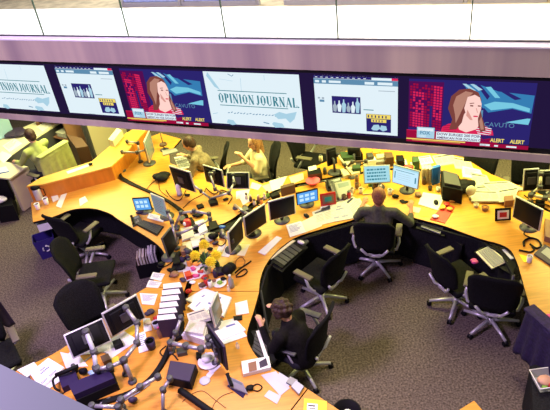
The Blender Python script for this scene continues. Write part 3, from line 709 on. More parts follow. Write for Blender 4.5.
# ------------------------------------------------------------------ people
def person(label, loc, rz, lean=0.25, side=0.0, skin='skin', shirt='shirt_grey', hair='hair_dark', longhair=False, bald=False, head_turn=0.0, head_down=0.1,
           hands=((-0.20, 0.48, 0.78), (0.20, 0.48, 0.78)), seat=0.50, legs=True, sleeves=0.93, hgt=1.0, name='person', trousers='trousers', female=False, bighair=False, bulk=1.0):
    t = thing(name, label, 'person', loc, rz)
    tor = 0.50 * hgt; hip = Vector((0, 0, seat + 0.09))
    axis = Vector((side, math.sin(lean), math.cos(lean))).normalized()
    chest = hip + axis * tor * 0.62; sh = hip + axis * tor; neck = sh + axis * 0.07; head = neck + Vector((0, math.sin(lean + head_down) * .10, .125 * hgt))
    sw = 0.175 if female else 0.20
    S = [sh + Vector((s * sw, 0, -0.03)) for s in (-1, 1)]
    Hd = [Vector(h) for h in hands]; El = []
    for s, a, b in ((-1, S[0], Hd[0]), (1, S[1], Hd[1])):
        mid = (a + b) / 2; d = (b - a).length; L = 0.54; off = math.sqrt(max(0.0, (L / 2) ** 2 - (d / 2) ** 2)) if d < L else 0.02
        El.append(mid + Vector((s * 0.5, -0.25, -0.85)).normalized() * off)
    b = MB()
    b.cap(hip, chest, .13, .12, skin); b.cap(chest, sh, .12, .08, skin); b.cap(S[0], S[1], .055, .055, skin); b.cap(sh, neck + UZ * .03, .055, .05, skin)
    HR = Matrix.Rotation(head_turn, 4, 'Z') @ Matrix.Rotation(-head_down - lean * .4, 4, 'X')
    def hd(x, y, z): return head + (HR @ Vector((x, y, z)))
    b.ball(hd(0, 0, .02), (.076, .094, .10), skin, HR); b.ball(hd(0, .018, -.05), (.056, .070, .068), skin, HR)
    b.ball(hd(0, .094, -.015), (.012, .020, .022), skin, HR); b.ball(hd(-.078, -.005, -.01), (.012, .02, .03), skin, HR); b.ball(hd(.078, -.005, -.01), (.012, .02, .03), skin, HR)
    for s, a, e, h in ((-1, S[0], El[0], Hd[0]), (1, S[1], El[1], Hd[1])):
        b.cap(a, e, .047, .036, skin); b.cap(e, h, .036, .025, skin)
        d = (h - e).normalized(); q = d.cross(UZ); q.normalize(); up = q.cross(d)
        b.cap(h, h + d * .07, .026, .03, skin)
        for f in range(4):
            o = h + d * .075 + q * (-.027 + .018 * f); L = (.07, .082, .078, .06)[f]
            b.tube([o, o + d * L * .5 - up * .006, o + d * L * .9 - up * .03], [.0095, .0088, .0075], skin, 8)
        b.tube([h + d * .02 - q * s * -.0 + q * (-s) * .02, h + d * .05 + q * (-s) * .05, h + d * .085 + q * (-s) * .055 - up * .01], [.012, .010, .008], skin, 8)
    K = []
    for s in (-1, 1):
        k = Vector((s * .13, .42, seat + .05)); an = Vector((s * .12, .46, .10)); K.append((k, an))
        b.cap(hip + Vector((s * .08, 0, 0)), k, .075, .055, skin); b.cap(k, an, .05, .036, skin); b.cap(an - UZ * .03, an + Vector((0, .15, -.065)), .035, .028, skin)
    b.build('body', t, remesh=0.009)
    c = MB()
    c.cap(hip, chest, .150 * bulk, .142 * bulk, shirt); c.cap(chest, sh, .142 * bulk, .095, shirt); c.cap(S[0], S[1], .068, .068, shirt); c.cap(chest + Vector((-.07, 0, .02)), chest + Vector((.07, 0, .02)), .115, .115, shirt)
    for a, e, h in ((S[0], El[0], Hd[0]), (S[1], El[1], Hd[1])):
        c.cap(a, e, .062 * bulk, .052 * bulk, shirt)
        if sleeves > 0: c.cap(e, e.lerp(h, sleeves), .052, .040, shirt)
    c.build('shirt', t, remesh=0.014)
    if legs:
        g = MB(); g.cap(hip + Vector((-.07, 0, -.02)), hip + Vector((.07, 0, -.02)), .12, .12, trousers)
        for s, (k, an) in zip((-1, 1), K): g.cap(hip + Vector((s * .08, 0, 0)), k, .09, .068, trousers); g.cap(k, an, .064, .05, trousers)
        g.build('trousers', t, remesh=0.016)
        for k, an in K: MB().rbox(an + Vector((0, .08, -.065)), (.085, .26, .065), 'black', .025).build('shoe', t)
    hm = MB()
    if bald:
        hm.ball(hd(0, -.030, -.005), (.080, .078, .075), hair, HR)
    else:
        hm.ball(hd(0, -.020, .030), (.090, .098, .102), hair, HR); hm.ball(hd(0, -.055, -.02), (.075, .06, .08), hair, HR)
        for s in (-1, 1): hm.ball(hd(s * .072, -.01, .015), (.02, .05, .05), hair, HR)
    if bighair:
        for k in range(26):
            a = k * 2.4; z = -.05 + .14 * k / 26; r = .085 * math.sqrt(max(.1, 1 - (max(z, 0) / .11) ** 2)); x, y = r * math.cos(a), r * math.sin(a) - .03
            if y < .05 or z > .05: hm.ball(hd(x, y, z + .01), (.034, .034, .034), hair)
    if longhair:
        for s in (-1, 1): hm.cap(hd(s * .065, -.02, .0), hd(s * .075, .01, -.17), .035, .028, hair)
        hm.cap(hd(0, -.07, 0), hd(0, -.08, -.20), .07, .055, hair)
    hm.build('hair', t, remesh=0.008)
    f = MB()
    for s in (-1, 1): f.ball(hd(s * .030, .088, .012), (.012, .008, .007), 'eye', HR)
    f.build('eyes', t); MB().ball(hd(0, .086, -.055), (.022, .006, .006), 'lip', HR).build('mouth', t)
    return t
def person_px(label, hip_px, toward_px, z=0.55, **k):
    a = P(*hip_px, z); b = P(*toward_px, z); d = b - a; rz = math.atan2(d.y, d.x) - math.pi / 2
    return person(label, (a.x, a.y, 0), rz, **k)

# ================================================================== SEATING AND PEOPLE
def facing(hub, toward, z=0.0):
    a = P(*hub, z); b = P(*toward, z); d = b - a; return math.atan2(d.y, d.x) - math.pi / 2
def chair_back(label, bc, toward, zc=0.80, **k):
    a = P(*bc, zc); b = P(*toward, zc); d = (b - a).normalized(); l = a + d * 0.28
    return make_chair(label, (l.x, l.y, 0), math.atan2(d.y, d.x) - math.pi / 2, **k)
chair_px('black mesh office chair the man before the two lit monitors sits in', (377, 268), (388, 190), bw=0.52)
person_loc = P(377, 268, 0); rz = facing((377, 268), (386, 190))
person('balding man in a dark grey shirt seen from behind before two lit monitors', (person_loc.x + 0.02, person_loc.y - 0.05, 0), rz, lean=0.12, skin='skin_red', shirt='shirt_grey', hair='hair_red', head_down=0.15,
       hands=((-0.24, 0.44, 0.80), (0.40, 0.34, 0.81)), seat=0.42, sleeves=0.55, hgt=0.93, bulk=1.1)
chair_px('empty black office chair between the balding man and the woman in black', (322, 302), (276, 277))
chair_px('black office chair the woman in black sits in', (303, 372), (260, 356), bw=0.56, bh=0.60, pad='dark_grey')
pl = P(306, 384, 0); rz = facing((312, 383), (268, 362))
person('dark-haired woman in black bent over the desk at the lower centre', (pl.x, pl.y, 0), rz, lean=0.30, shirt='shirt_black', hair='hair_dark', bighair=True, female=True, head_down=0.45,
       hands=((-0.10, 0.42, 0.80), (0.12, 0.34, 0.90)), seat=0.42, sleeves=0.9, hgt=0.80, bulk=1.2)
chair_back('large black office chair turned to the keyboard tray at the right', (494, 292), (502, 240), bw=0.56, bh=0.60)
chair_px('black office chair with exposed silver star base left of the large chair at the right', (456, 306), (496, 287))
chair_px('empty black office chair pushed under the upper left desk', (90, 258), (120, 232))
chair_px('empty black office chair in the middle of the left bay', (105, 299), (158, 292))
chair_back('black office chair turned to the back of the two monitors at the lower left', (80, 305), (112, 338), bw=0.54)
chair_px('black office chair at the left edge with a dark jacket over it', (10, 386), (24, 420))
chair_px('black office chair behind the woman in cream', (263, 204), (236, 209))
wl = P(266, 206, 0)
person('blonde woman in a cream top at the back desk', (wl.x, wl.y, 0), facing((266, 206), (238, 214)), lean=0.05, shirt='shirt_cream', hair='hair_blond', longhair=True, female=True, head_down=0.1,
       hands=((-0.02, 0.26, 1.02), (0.20, 0.42, 0.80)), sleeves=0.2, seat=0.45, hgt=0.95, head_turn=0.2)
chair_px('black office chair behind the man in taupe at the back desk', (215, 201), (186, 203))
ml = P(219, 204, 0)
person('dark-haired man in a taupe shirt leaning over a laptop at the back desk', (ml.x, ml.y, 0), facing((219, 204), (188, 206)), lean=0.42, shirt='shirt_taupe', hair='hair_brown', head_down=0.2,
       hands=((-0.18, 0.50, 0.84), (0.22, 0.46, 0.86)), sleeves=0.75, seat=0.45)
chair_px('empty black office chair below the centre of the video wall', (314, 184), (352, 190))
chair_back('black office chair behind the papers at the back right', (481, 161), (465, 178))
chair_back('black office chair behind the pair of monitors at the right edge', (530, 166), (530, 195))
gl = P(30, 137, 1.25); frot = facing((40, 150), (5, 142), 0.5); gd = Vector((-math.sin(frot), math.cos(frot), 0)); gl2 = Vector((gl.x, gl.y, 0)) - gd * 0.12
person('brown-haired man in a lime green shirt at the white desk in the far left corner', (gl2.x, gl2.y, 0), frot, lean=0.15, shirt='shirt_green', hair='hair_brown',
       hands=((-0.2, 0.5, 0.80), (0.2, 0.5, 0.80)), sleeves=0.8)
make_chair('office chair hung with a green cloth at the far left', (gl2.x, gl2.y, 0), frot)
# cloth over that chair
def drape(name, label, cat, loc, rz, w, h, z, m, fold=0.02, y=-0.42, lean=0.14, flare=0.15, group=None):
    mb = MB(); nx, nz = 26, 12; V = []
    for side in (0, 1):
        for j in range(nz + 1):
            v = j / nz
            for i in range(nx + 1):
                u = -1 + 2 * i / nx; ww = w / 2 * (1 + flare * v)
                V.append((u * ww, y + 0.06 * u * u + fold * math.sin(u * 15) * v - 0.03 * v - (0.012 if side else 0), z - h * v + 0.03 * math.sin(u * 9) * v - 0.05 * u * u))
    N = (nx + 1) * (nz + 1); fs = []
    for j in range(nz):
        for i in range(nx): a = j * (nx + 1) + i; fs += [(a, a + nx + 1, a + nx + 2, a + 1), (N + a + 1, N + a + nx + 2, N + a + nx + 1, N + a)]
    ring = list(range(nx + 1)) + [j * (nx + 1) + nx for j in range(1, nz + 1)] + [nz * (nx + 1) + i for i in reversed(range(nx))] + [j * (nx + 1) for j in reversed(range(1, nz))]
    for a, b in zip(ring, ring[1:] + ring[:1]): fs.append((a, b, N + b, N + a))
    # part folded over the top to the front
    mb.add(V, fs, m, True)
    mb.rbox((0, y + 0.05, z - 0.005), (w * 0.96, 0.13, 0.03), m, 0.012); mb.rbox((0, y + 0.11, z - 0.12), (w * 0.9, 0.02, 0.24), m, 0.008)
    o = mb.build(name); o.location = loc; o.rotation_euler = (0, 0, rz); return tag(o, label, cat, group)
drape('draped_cloth', 'green jacket spread over the chair back behind the man in lime green', 'jacket', (gl2.x, gl2.y, 0), frot, 0.66, 0.92, 1.10, 'cloth_green', fold=0.03)
jl = P(10, 386, 0); jr = facing((10, 386), (24, 420))
drape('jacket', 'dark purple jacket hanging on the chair at the left edge', 'jacket', (jl.x, jl.y, 0), jr, 0.62, 0.55, 1.10, 'dark_purple', fold=0.03)

# ================================================================== FAR LEFT CORNER
wd = Q([(-30, 180), (-4, 165), (27, 143), (62, 121), (50, 115), (0, 138), (-30, 150)], 0.74); c = cen(wd); c.z = 0
t = thing('long_desk', 'long cream desk under papers in the far left corner', 'desk', c)
MB().prism(wd, 0.71, 0.74, 'cream').build('desktop', t, c)
MB().prism([p * 0.97 + Vector((c.x, c.y, 0.74)) * 0.03 for p in wd[:4]] + [wd[4]], 0.1, 0.705, 'dark_grey').build('side_panel', t, c)
lb = Q([(-8, 172), (10, 162.5), (27, 167), (9, 179)], 0.74); c = cen(lb); c.z = 0
t = thing('side_cabinet', 'cream cabinet with tall side panel in front of the far left desk', 'cabinet', c)
MB().prism(Q([(-12, 160), (-2, 160), (27, 166.5), (9, 178.5), (-12, 176)], 0.74), 0.71, 0.74, 'cream').build('top', t, c)
a, b = P(9, 178.5, 0.70), P(27, 166.5, 0.70); d = (b - a).normalized(); n = Vector((-d.y, d.x, 0)) * 0.03
MB().prism([a - n, b - n, b + n, a + n], 0.02, 0.705, 'beige').build('side_panel', t, c)
a2 = P(-12, 176, 0.70); d = (a2 - a).normalized(); n = Vector((-d.y, d.x, 0)) * 0.02
MB().prism([a + d * 0.08 - n, a2 - n, a2 + n, a + d * 0.08 + n], 0.25, 0.705, 'black').build('front_panel', t, c)
block('paper_stack', 'blue and white booklet on top of the cream cabinet', 'booklet', [(-3, 168), (6, 166), (9, 171), (-2, 173)], 0.742, 0.02, 'white', 'blue')
block('black_box', 'black waste box left of the cream cabinet', 'bin', [(-8, 190), (10, 188), (13, 205), (-6, 208)], 0.0, 0.32, 'black')
heap('plastic_bag', 'crumpled white bag on top of the black waste box at the left edge', 'bag', (4, 201), 0.13, 0.14, 'white', z=0.32, seed=4)
paper('open sheets on the far left desk left of the man in lime green', [(2, 146), (14, 138), (22, 143), (9, 152)], n=8, marks=LINES)
paper('white pages at the left edge of the far left desk', [(-4, 157), (2, 151), (12, 155), (4, 163)], n=4)
paper('cream papers on the far desk right of the head of the man in lime green', [(36, 127), (46, 121), (52, 125), (42, 131)], n=5)
heap('desk_clutter', 'dark tangle of office things left of the head of the man in lime green', 'clutter', (18, 135), 0.22, 0.14, 'dark_purple', seed=8, n=5)
# bluish window pane at the far left
wa, wb = P(-20, 146, 0.80), P(13, 131, 0.80); d = (wb - wa).normalized(); n = Vector((-d.y, d.x, 0)) * 0.02
mat('window_blue', (0.28, 0.45, 0.62), 0.3)
wm = MB().prism([wa - n, wb - n, wb + n, wa + n], 0.76, 1.6, 'window_blue')
tag(wm.build('window_1'), kind='structure')
# beige partition and brown shelf unit under the video wall at the left
pa_, pb_ = P(97, 161, 0), P(114, 146, 0); d = (pb_ - pa_).normalized(); n = Vector((-d.y, d.x, 0)) * 0.03
tag(MB().prism([pa_ - n, pb_ + d * 0.5 - n, pb_ + d * 0.5 + n, pa_ + n], 0, 1.55, 'beige').build('wall_partition'), kind='structure')
tag(MB().prism([pa_ - n * 1.3 - d * .05, pa_ - n * 1.3, pa_ + n * 1.3, pa_ + n * 1.3 - d * .05], 0, 1.57, 'dark_grey').build('trim_6'), kind='structure')
sp = P(70, 157, 0); t = thing('shelf_unit', 'brown open shelf unit with papers left of the beige partition', 'shelf', sp, math.radians(-35))
for s in (-1, 1): MB().box((s * 0.42, 0, 0.5), (0.03, 0.36, 1.0), 'brown_mid').build('side_panel', t)
for k in range(3): MB().box((0, 0, 0.12 + 0.42 * k), (0.81, 0.36, 0.03), 'brown_mid').build('shelf', t)
MB().box((0, 0.17, 0.5), (0.81, 0.02, 1.0), 'brown').build('back_panel', t)
for k, (x, z, m, l) in enumerate(((-0.2, 0.56, 'orange', 'orange file on the middle shelf of the brown shelf unit'), (0.2, 0.56, 'newsprint', 'stack of grey papers on the middle shelf of the brown shelf unit'), (0.0, 0.98, 'cream', 'cream papers on top of the brown shelf unit'))):
    mb = MB(); rnd = random.Random(k)
    for q in range(5): mb.box((rnd.uniform(-.01, .01), rnd.uniform(-.01, .01), 0.012 + 0.022 * q), (0.24, 0.28, 0.02), m)
    o = mb.build('paper_stack'); o.location = sp + Matrix.Rotation(math.radians(-35), 3, 'Z') @ Vector((x, -0.02, z)); o.rotation_euler = (0, 0, math.radians(-35)); tag(o, l, 'papers')
block('office_cabinet', 'dark brown cabinet under the left part of the video wall', 'cabinet', [(66, 134), (82, 138), (88, 146), (76, 148)], 0.0, 0.75, 'brown', 'brown')
o = block('box_file', 'cream box file standing on the ledge of the wooden divider', 'box file', [(117, 128), (122, 130), (113, 141), (108, 139)], 1.0, 0.12, 'cream')
paper('white strip of paper on the ledge of the wooden divider', [(66, 171.5), (88, 164), (90, 166), (68, 174)], z=1.001, n=2)  # thin white sheet imitates light reflected off the ledge
heap('black_clip', 'small black clip on the ledge of the wooden divider', 'clip', (91, 165), 0.04, 0.05, 'black', z=1.0, seed=3)

# ================================================================== UPPER LEFT DESK
p = P(40, 199); t = thing('thermos_flask', 'steel thermos flask with black lid at the left end of the upper left desk', 'thermos', p)
MB().lathe([(0.06, 0.001), (0.063, 0.01), (0.063, 0.17), (0.05, 0.20)], (0, 0, 0), 'silver', 20).build('body', t)
MB().lathe([(0.05, 0.20), (0.07, 0.205), (0.075, 0.23), (0.05, 0.25), (0.02, 0.255)], (0, 0, 0), 'black', 20).build('lid', t)
MB().tube([(0.06, 0, 0.19), (0.11, 0, 0.17), (0.11, 0, 0.06), (0.06, 0, 0.04)], 0.009, 'black').build('handle', t)
cup('white paper cup in front of the steel thermos', (38.5, 209), h=0.10, r=0.04)
cup('white paper cup right of the steel thermos', (47, 204), h=0.11, r=0.042)
paper('crumpled white napkin right of the paper cups', [(51, 196), (57, 193), (59, 199), (53, 202)], n=6)
paper('long white leaflet on the upper left desk', [(61, 195), (67, 193), (61, 208), (56, 206)], n=3)
paper('white sheet in the middle of the upper left desk', [(79, 199), (85, 196), (88, 201), (80, 206)], n=3)
block('open_drawer', 'pale drawer front under the left end of the upper left desk', 'drawer', [(35, 221.5), (53, 216.5), (55, 221), (37, 226)], 0.52, 0.12, 'ledge_grey', 'white')
# recycling bin
p = P(50, 254, 0); t = thing('recycling_bin', 'dark blue recycling bin on the carpet below the upper left desk', 'bin', p, math.radians(20))
mb = MB(); w0, w1, h = .12, .155, .36
V = [(-w0, -w0 * .8, 0.001), (w0, -w0 * .8, .001), (w0, w0 * .8, .001), (-w0, w0 * .8, .001), (-w1, -w1 * .8, h), (w1, -w1 * .8, h), (w1, w1 * .8, h), (-w1, w1 * .8, h)]
W2 = [(x * .93, y * .93, z + (.012 if z < .1 else 0)) for x, y, z in V]
mb.add(V + W2, [(0, 3, 2, 1), (0, 1, 5, 4), (1, 2, 6, 5), (2, 3, 7, 6), (3, 0, 4, 7), (8, 9, 10, 11), (8, 12, 13, 9), (9, 13, 14, 10), (10, 14, 15, 11), (11, 15, 12, 8), (4, 5, 13, 12), (5, 6, 14, 13), (6, 7, 15, 14), (7, 4, 12, 15)], 'blue_bin'); mb.build('body', t)
mb = MB()
for k in range(3):
    a0 = 2 * math.pi * k / 3 + .3; pts = []
    for q in range(6): a = a0 + q * 0.28; pts.append((0.05 * math.cos(a), -0.112 - 0.02 * 0 - (0.05 * math.sin(a) + .2) * 0.075 - .006, 0.20 + 0.05 * math.sin(a)))
    mb.tube(pts, [.009, .009, .009, .009, .014, .004], 'white', 6)
mb.build('recycling_symbol', t)
# monitors, keyboard, phone at the right end of this desk
def lines(m, at):
    for i in range(7): m.quad(at(.1, .82 - .11 * i), at(.9 - .12 * (i % 3), .82 - .11 * i), at(.9 - .12 * (i % 3), .86 - .11 * i), at(.1, .86 - .11 * i), 'grey_plastic')
def tiles(m, at):
    for i in range(3):
        for j in range(2): m.quad(at(.1 + .28 * i, .2 + .38 * j), at(.3 + .28 * i, .2 + .38 * j), at(.3 + .28 * i, .45 + .38 * j), at(.1 + .28 * i, .45 + .38 * j), 'screen_pale')
def blocktext(m, at):
    rnd = random.Random(2)
    for r_ in range(4):
        x = .1
        while x < .86:
            w = rnd.uniform(.03, .12); m.quad(at(x, .74 - .2 * r_), at(min(x + w, .9), .74 - .2 * r_), at(min(x + w, .9), .84 - .2 * r_), at(x, .84 - .2 * r_), 'screen_ink'); x += w + .025
def webp(m, at):
    m.quad(at(.0, .9), at(1, .9), at(1, 1), at(0, 1), 'screen_cyan'); m.quad(at(.1, .78), at(.85, .78), at(.85, .81), at(.1, .81), 'screen_ink')
    m.quad(at(.06, .3), at(.1, .3), at(.1, .7), at(.06, .7), 'screen_ink'); m.quad(at(.88, .25), at(.93, .25), at(.93, .6), at(.88, .6), 'screen_ink')
    for i in range(4): m.quad(at(.16, .62 - .12 * i), at(.7, .62 - .12 * i), at(.7, .635 - .12 * i), at(.16, .635 - .12 * i), 'led_grey')
monitor('small monitor with lit blue picture on the upper left desk', ((132, 198), (148.3, 197.7), (152.6, 210), (135.5, 211)), 0.80, scr='screen_blue', bez='black', content=tiles)
monitor('grey lit monitor beside the small blue one on the upper left desk', ((148, 192), (165.4, 200), (168, 218), (155, 212)), 0.82, scr='screen_dim', bez='silver', content=lines)
keyboard('black keyboard on the upper left desk in front of the grey lit monitor', [(143, 219.5), (163.7, 226), (157, 235), (136, 224)])
phone('small black desk phone left of the black keyboard', [(131, 219), (139, 216), (142, 219), (132, 224)])
paper('pinkish sheet between grey lit monitor and black keyboard', [(149, 213), (165, 217), (163, 222), (147, 218)], n=5, marks=LINES)
heap('desk_clutter', 'purple trinkets before the small blue monitor', 'clutter', (139, 214), 0.07, 0.05, 'purple', seed=5)
monitor('black monitor standing edge-on left of the flowers', ((161, 236), (172, 229), (178, 246), (169, 258)), 0.84, scr='screen_off', bez='dark_grey')
paper('upper white printed sheet on the strip of desk left of the binders', [(153, 272), (165, 274), (161, 281), (150, 278.5)], n=2, marks=LINES)
paper('middle white printed sheet on the strip of desk left of the binders', [(149, 280), (162, 282), (158, 288), (146, 287)], n=2, marks=LINES)
paper('wide white sheet left of the lowest binders', [(139.6, 293), (157.6, 294), (154, 305), (142, 304)], n=3, marks=LINES)
heap('hole_punch', 'small black hole punch left of the flowers', 'hole punch', (162, 265), 0.05, 0.05, 'black', seed=12)
cable('thin black headset lead curling on the left strip of desk', [(157, 266), (160, 268), (166, 266), (172, 262), (176, 256)], r=0.007, cat='cable')
# basket of books on the floor
bp = P(147, 262, 0.0); bt = facing((137, 262), (157, 258))
for k, (m, h) in enumerate((('brown_mid', .30), ('newsprint', .32), ('cream', .31), ('brown', .29), ('white', .33), ('white', .33), ('grey_plastic', .30))):
    q = P(137.5 + 2.9 * k, 256.5 - 0.9 * k, 0.33); L = ['brown book at the left end', 'grey book second from the left', 'cream book third from the left', 'dark brown book in the middle', 'white book right of the dark brown one', 'white book second from the right', 'grey book at the right end'][k]
    o = MB().rbox((0, 0, h / 2), (0.030, 0.20, h), m, 0.004).box((0, 0.002, h / 2), (0.014, 0.201, h + 0.001), 'newsprint').build('book'); o.location = (q.x, q.y, 0.06); o.rotation_euler = (0, 0, bt - math.pi / 2)
    tag(o, L + ' of the floor basket under the left desk', 'book', 'books in the floor basket')
q = P(146.5, 254, 0.33)
mb = MB()
for s in (-1, 1): mb.box((0, s * .12, .12), (.34, .008, .24), 'black'); mb.box((s * .17, 0, .12), (.008, .24, .24), 'black')
mb.box((0, 0, .02), (.33, .23, .03), 'black'); o = mb.build('wire_basket'); o.location = (q.x, q.y, 0); o.rotation_euler = (0, 0, bt - math.pi / 2)
tag(o, 'black floor basket holding a row of books under the left desk', 'basket')
# ================================================================== BACK DESK
monitor('silver-edged monitor seen edge-on at the upper left of the back desk', ((144, 141), (150, 131), (155, 151), (150, 163)), 0.86, scr='screen_grey', bez='silver')
monitor('black monitor turned away from the man in taupe', ((168.6, 164.5), (192, 172), (197, 192), (176, 185)), 0.86, face='back', bez='silver', stand=False)
monitor('black monitor left of the pair before the woman in cream', ((203, 163), (223, 171), (226, 187), (207, 181)), 0.86, face='back', bez='silver', stand=False)
monitor('black monitor in front of the woman in cream', ((225, 171), (251, 172.5), (250, 189), (227, 189)), 0.86, face='back', bez='silver', stand=False)
arm('looped arm behind the left one of the pair before the woman in cream', [(222, 193, .76), (215, 189, .95), (210, 174, 1.12), (214, 172, 1.12)])
arm('arm clamped below the monitor before the woman in cream', [(212, 198, .80), (229, 193, .95), (234, 183, 1.0), (233, 175, 1.05)])
arm('arm holding the black monitor of the man in taupe', [(211, 199, .78), (201, 191, .92), (190, 182, 1.0)])
arm('upper grey arm on the wooden divider at the upper left', [(123, 170, .76), (122, 152, 1.02), (137, 152.5, 1.05), (146, 150, 1.08)])
arm('grey arm reaching from the wooden divider toward the video wall', [(140, 160, .78), (138, 143, 1.05), (127, 141.5, 1.05)])
keyboard('pale keyboard in front of the man in taupe', [(174, 157), (185, 155), (191, 167), (179, 169)], col='white', keys='grey_plastic')
block('laptop_sleeve', 'grey tray on the corner of the back desk left of the man in taupe', 'tray', [(162, 150), (176, 148), (178, 151), (163, 155)], DZ + .001, 0.02, 'grey_plastic')
t = thing('desk_lamp', 'small dark lamp with thin pole on the back desk corner', 'lamp', P(164.5, 150))
MB().tube([(0, 0, 0.0), (0, 0, .42)], 0.008, 'dark_grey').build('pole', t); MB().lathe([(.08, .001), (.08, .01), (.02, .03)], (0, 0, 0), 'dark_grey').build('base', t); MB().lathe([(.07, .10), (.06, .13), (.02, .15)], (0, 0, 0), 'brown').build('lamp_shade', t)
o = heap('black_bag', 'small black bag on the back desk left of the monitor of the man in taupe', 'bag', (163, 180), 0.14, 0.16, 'black', seed=6)
p = P(180, 195); t = thing('air_freshener', 'white rounded canister between the black bag and the monitor arm', 'canister', p)
MB().lathe([(.035, .001), (.042, .02), (.042, .15), (.03, .185), (.01, .195)], (0, 0, 0), 'white').build('body', t); MB().lathe([(.044, .001), (.046, .03), (.043, .035)], (0, 0, 0), 'grey_plastic').build('base_ring', t)
paper('white sheet under the monitor before the woman in cream', [(236, 191), (250, 189), (247, 198), (236, 199)], n=3)
paper('yellow sheet on the back desk above the black monitor pair', [(252, 192), (264, 184), (268, 190), (256, 197)], col='yellow_folder', n=3)
paper('cream leaflet lying across the yellow sheet', [(262, 186), (271, 183), (277, 188), (268, 193)], col='cream', n=3)
paper('bright white stack left of the brown box on the back desk', [(269, 181), (287, 176), (281, 188), (272, 191)], n=8)
paper('white sheets on the narrow end of the back desk', [(289, 177), (303, 173), (304, 179), (292, 184)], n=4, col='cream')
block('brown_box', 'flat dark brown box standing above the black monitor with silver frame', 'box', [(280, 186), (293.5, 182), (295, 184.5), (281, 188.5)], DZ + .001, 0.14, 'brown', 'brown')
block('black_box', 'black box with a white paper lid left of the pink bowl', 'box', [(307, 169), (320, 167.5), (322, 173), (308, 175)], DZ + .001, 0.11, 'black', 'brown')
paper('white slip lying on the black box above the pink bowl', [(308, 167), (316, 165), (317, 169), (309, 171)], z=DZ + .112, n=2)
FIG = [(247, 199), (251, 201), (255, 205), (259, 201), (262, 204), (265, 199), (268, 197), (253, 209), (258, 210), (247, 207)]
FN = ['cream', 'brown', 'beige', 'brown_mid', 'orange', 'newsprint', 'green', 'beige', 'brown', 'white']
FLAB = ['left of all', 'beside the leftmost one', 'in the middle row', 'near the paper', 'with an orange coat', 'in pale grey', 'in green at the right end', 'nearest the monitors', 'right behind the black monitor', 'at the lower left']
for k, (x, y) in enumerate(FIG):
    if k >= 7: continue
    p = P(x, y); t = thing('toy_figurine', 'small desk figurine behind the black monitors, ' + FLAB[k], 'figurine', p, k * .7, 'figurines behind the black monitors')
    MB().lathe([(.02, .001), (.028, .02), (.022, .06), (.010, .075)], (0, 0, 0), FN[k], 12).build('figure_body', t); MB().ball((0, 0, .09), .02, 'beige' if k % 2 else 'brown').build('figure_head', t)
cable('black cable crossing the back desk from the divider', [(183, 208), (192, 200), (203, 194), (206, 188)], r=.005)
cable('thin dark cable over the back desk behind the small blue monitor', [(147, 189), (152, 183), (158, 180), (160, 190), (168, 197)], r=.005)

# ================================================================== RIGHT BAY, FAR SIDE
MG = 'black monitors with silver frames along the right bay'
monitor('narrow leftmost of the three silver-framed black monitors in the middle', ((229, 232), (242.5, 217.5), (244, 238), (231, 254)), 0.82, bez='silver', group=MG)
monitor('middle one of the three silver-framed black monitors in the middle', ((243.7, 217.5), (266, 203), (267, 222.7), (246, 237)), 0.84, bez='silver', group=MG)
monitor('rightmost of the three silver-framed black monitors in the middle', ((267, 202), (295.2, 194.5), (296, 214), (270, 221)), 0.84, bez='silver', group=MG)
monitor('lit blue monitor left of the red picture frame', ((296, 193), (318, 189.4), (318.7, 200.5), (297, 205.6)), 0.81, scr='screen_blue', bez='black', content=tiles)
monitor('left one of the two lit monitors the balding man faces', ((362.7, 166), (390, 164), (391, 182.5), (364, 184)), 0.86, scr='screen_cyan', bez='grey_plastic', content=blocktext)
monitor('right one of the two lit monitors the balding man faces', ((392.7, 165), (420, 171), (418, 190), (391.5, 182.5)), 0.86, scr='screen_pale', bez='grey_plastic', content=webp)
monitor('black monitor right of the framed picture on the yellow desk', ((514, 195), (543, 211), (539, 232), (512, 217)), 0.83, bez='silver')
monitor('left one of the pair of black monitors at the right edge', ((524, 167.5), (538, 169), (537, 190), (522, 191)), 0.86, face='back', bez='silver', stand=False)
monitor('right one of the pair of black monitors at the right edge', ((539, 169), (560, 171), (558, 190), (538, 190)), 0.86, face='back', bez='silver', stand=False)
monitor('black monitor seen from behind under the video wall centre', ((325, 148), (336, 147), (337, 163), (327, 166)), 0.84, face='back', bez='dark_grey')
monitor('dark low monitor right of the one under the video wall centre', ((347, 146), (361, 147), (361, 156), (348, 156)), 0.84, face='back', bez='dark_grey')
arm('looped pale arm behind the pair of black monitors at the right edge', [(530, 200, .78), (533, 193, .88), (540, 187, .98), (541, 174, 1.12)], r=.022, col='cream')
arm('pale arm lying along the back desk at the right edge', [(556, 204, .78), (545, 198, .85), (531, 195, .88)], r=.026, col='cream')
arm('grey arm behind the left lit monitor of the balding man', [(352, 176, .78), (345, 165, .95), (338, 155, 1.0)], r=.018, col='beige')
arm('dark arm reaching right behind the monitor under the video wall', [(346, 168, .80), (352, 162, .95), (366, 161, .98)], r=.018, col='brown')
keyboard('slanted black keyboard with white edge on the tray at the left of the right bay', [(294.5, 241), (304.6, 248), (282, 267.6), (268, 259)], z=0.69)
t = tag(MB().prism(Q([(293, 238), (308, 247), (282, 272), (264, 261)], .685), .66, .684, 'black').build('keyboard_tray', off=P(286, 255, .66)), 'black tray below the desk edge carrying the slanted keyboard', 'keyboard tray')
paper('long pale wrist rest along the slanted keyboard', [(292, 240), (295.5, 240.5), (271.5, 259), (268, 259)], z=.713, th=.009, col='cream', name='wrist_rest', cat='wrist rest')
mouse('white mouse on the tray above the slanted keyboard', (301, 243), z=0.69, rz=.8, col='white')
tag(MB().prism(Q([(296, 240), (303, 235.5), (309, 241), (303, 246)], .685), .66, .6845, 'dark_grey').build('mouse_tray', off=P(302, 241, .66)), 'small dark tray under the white mouse', 'mouse tray')
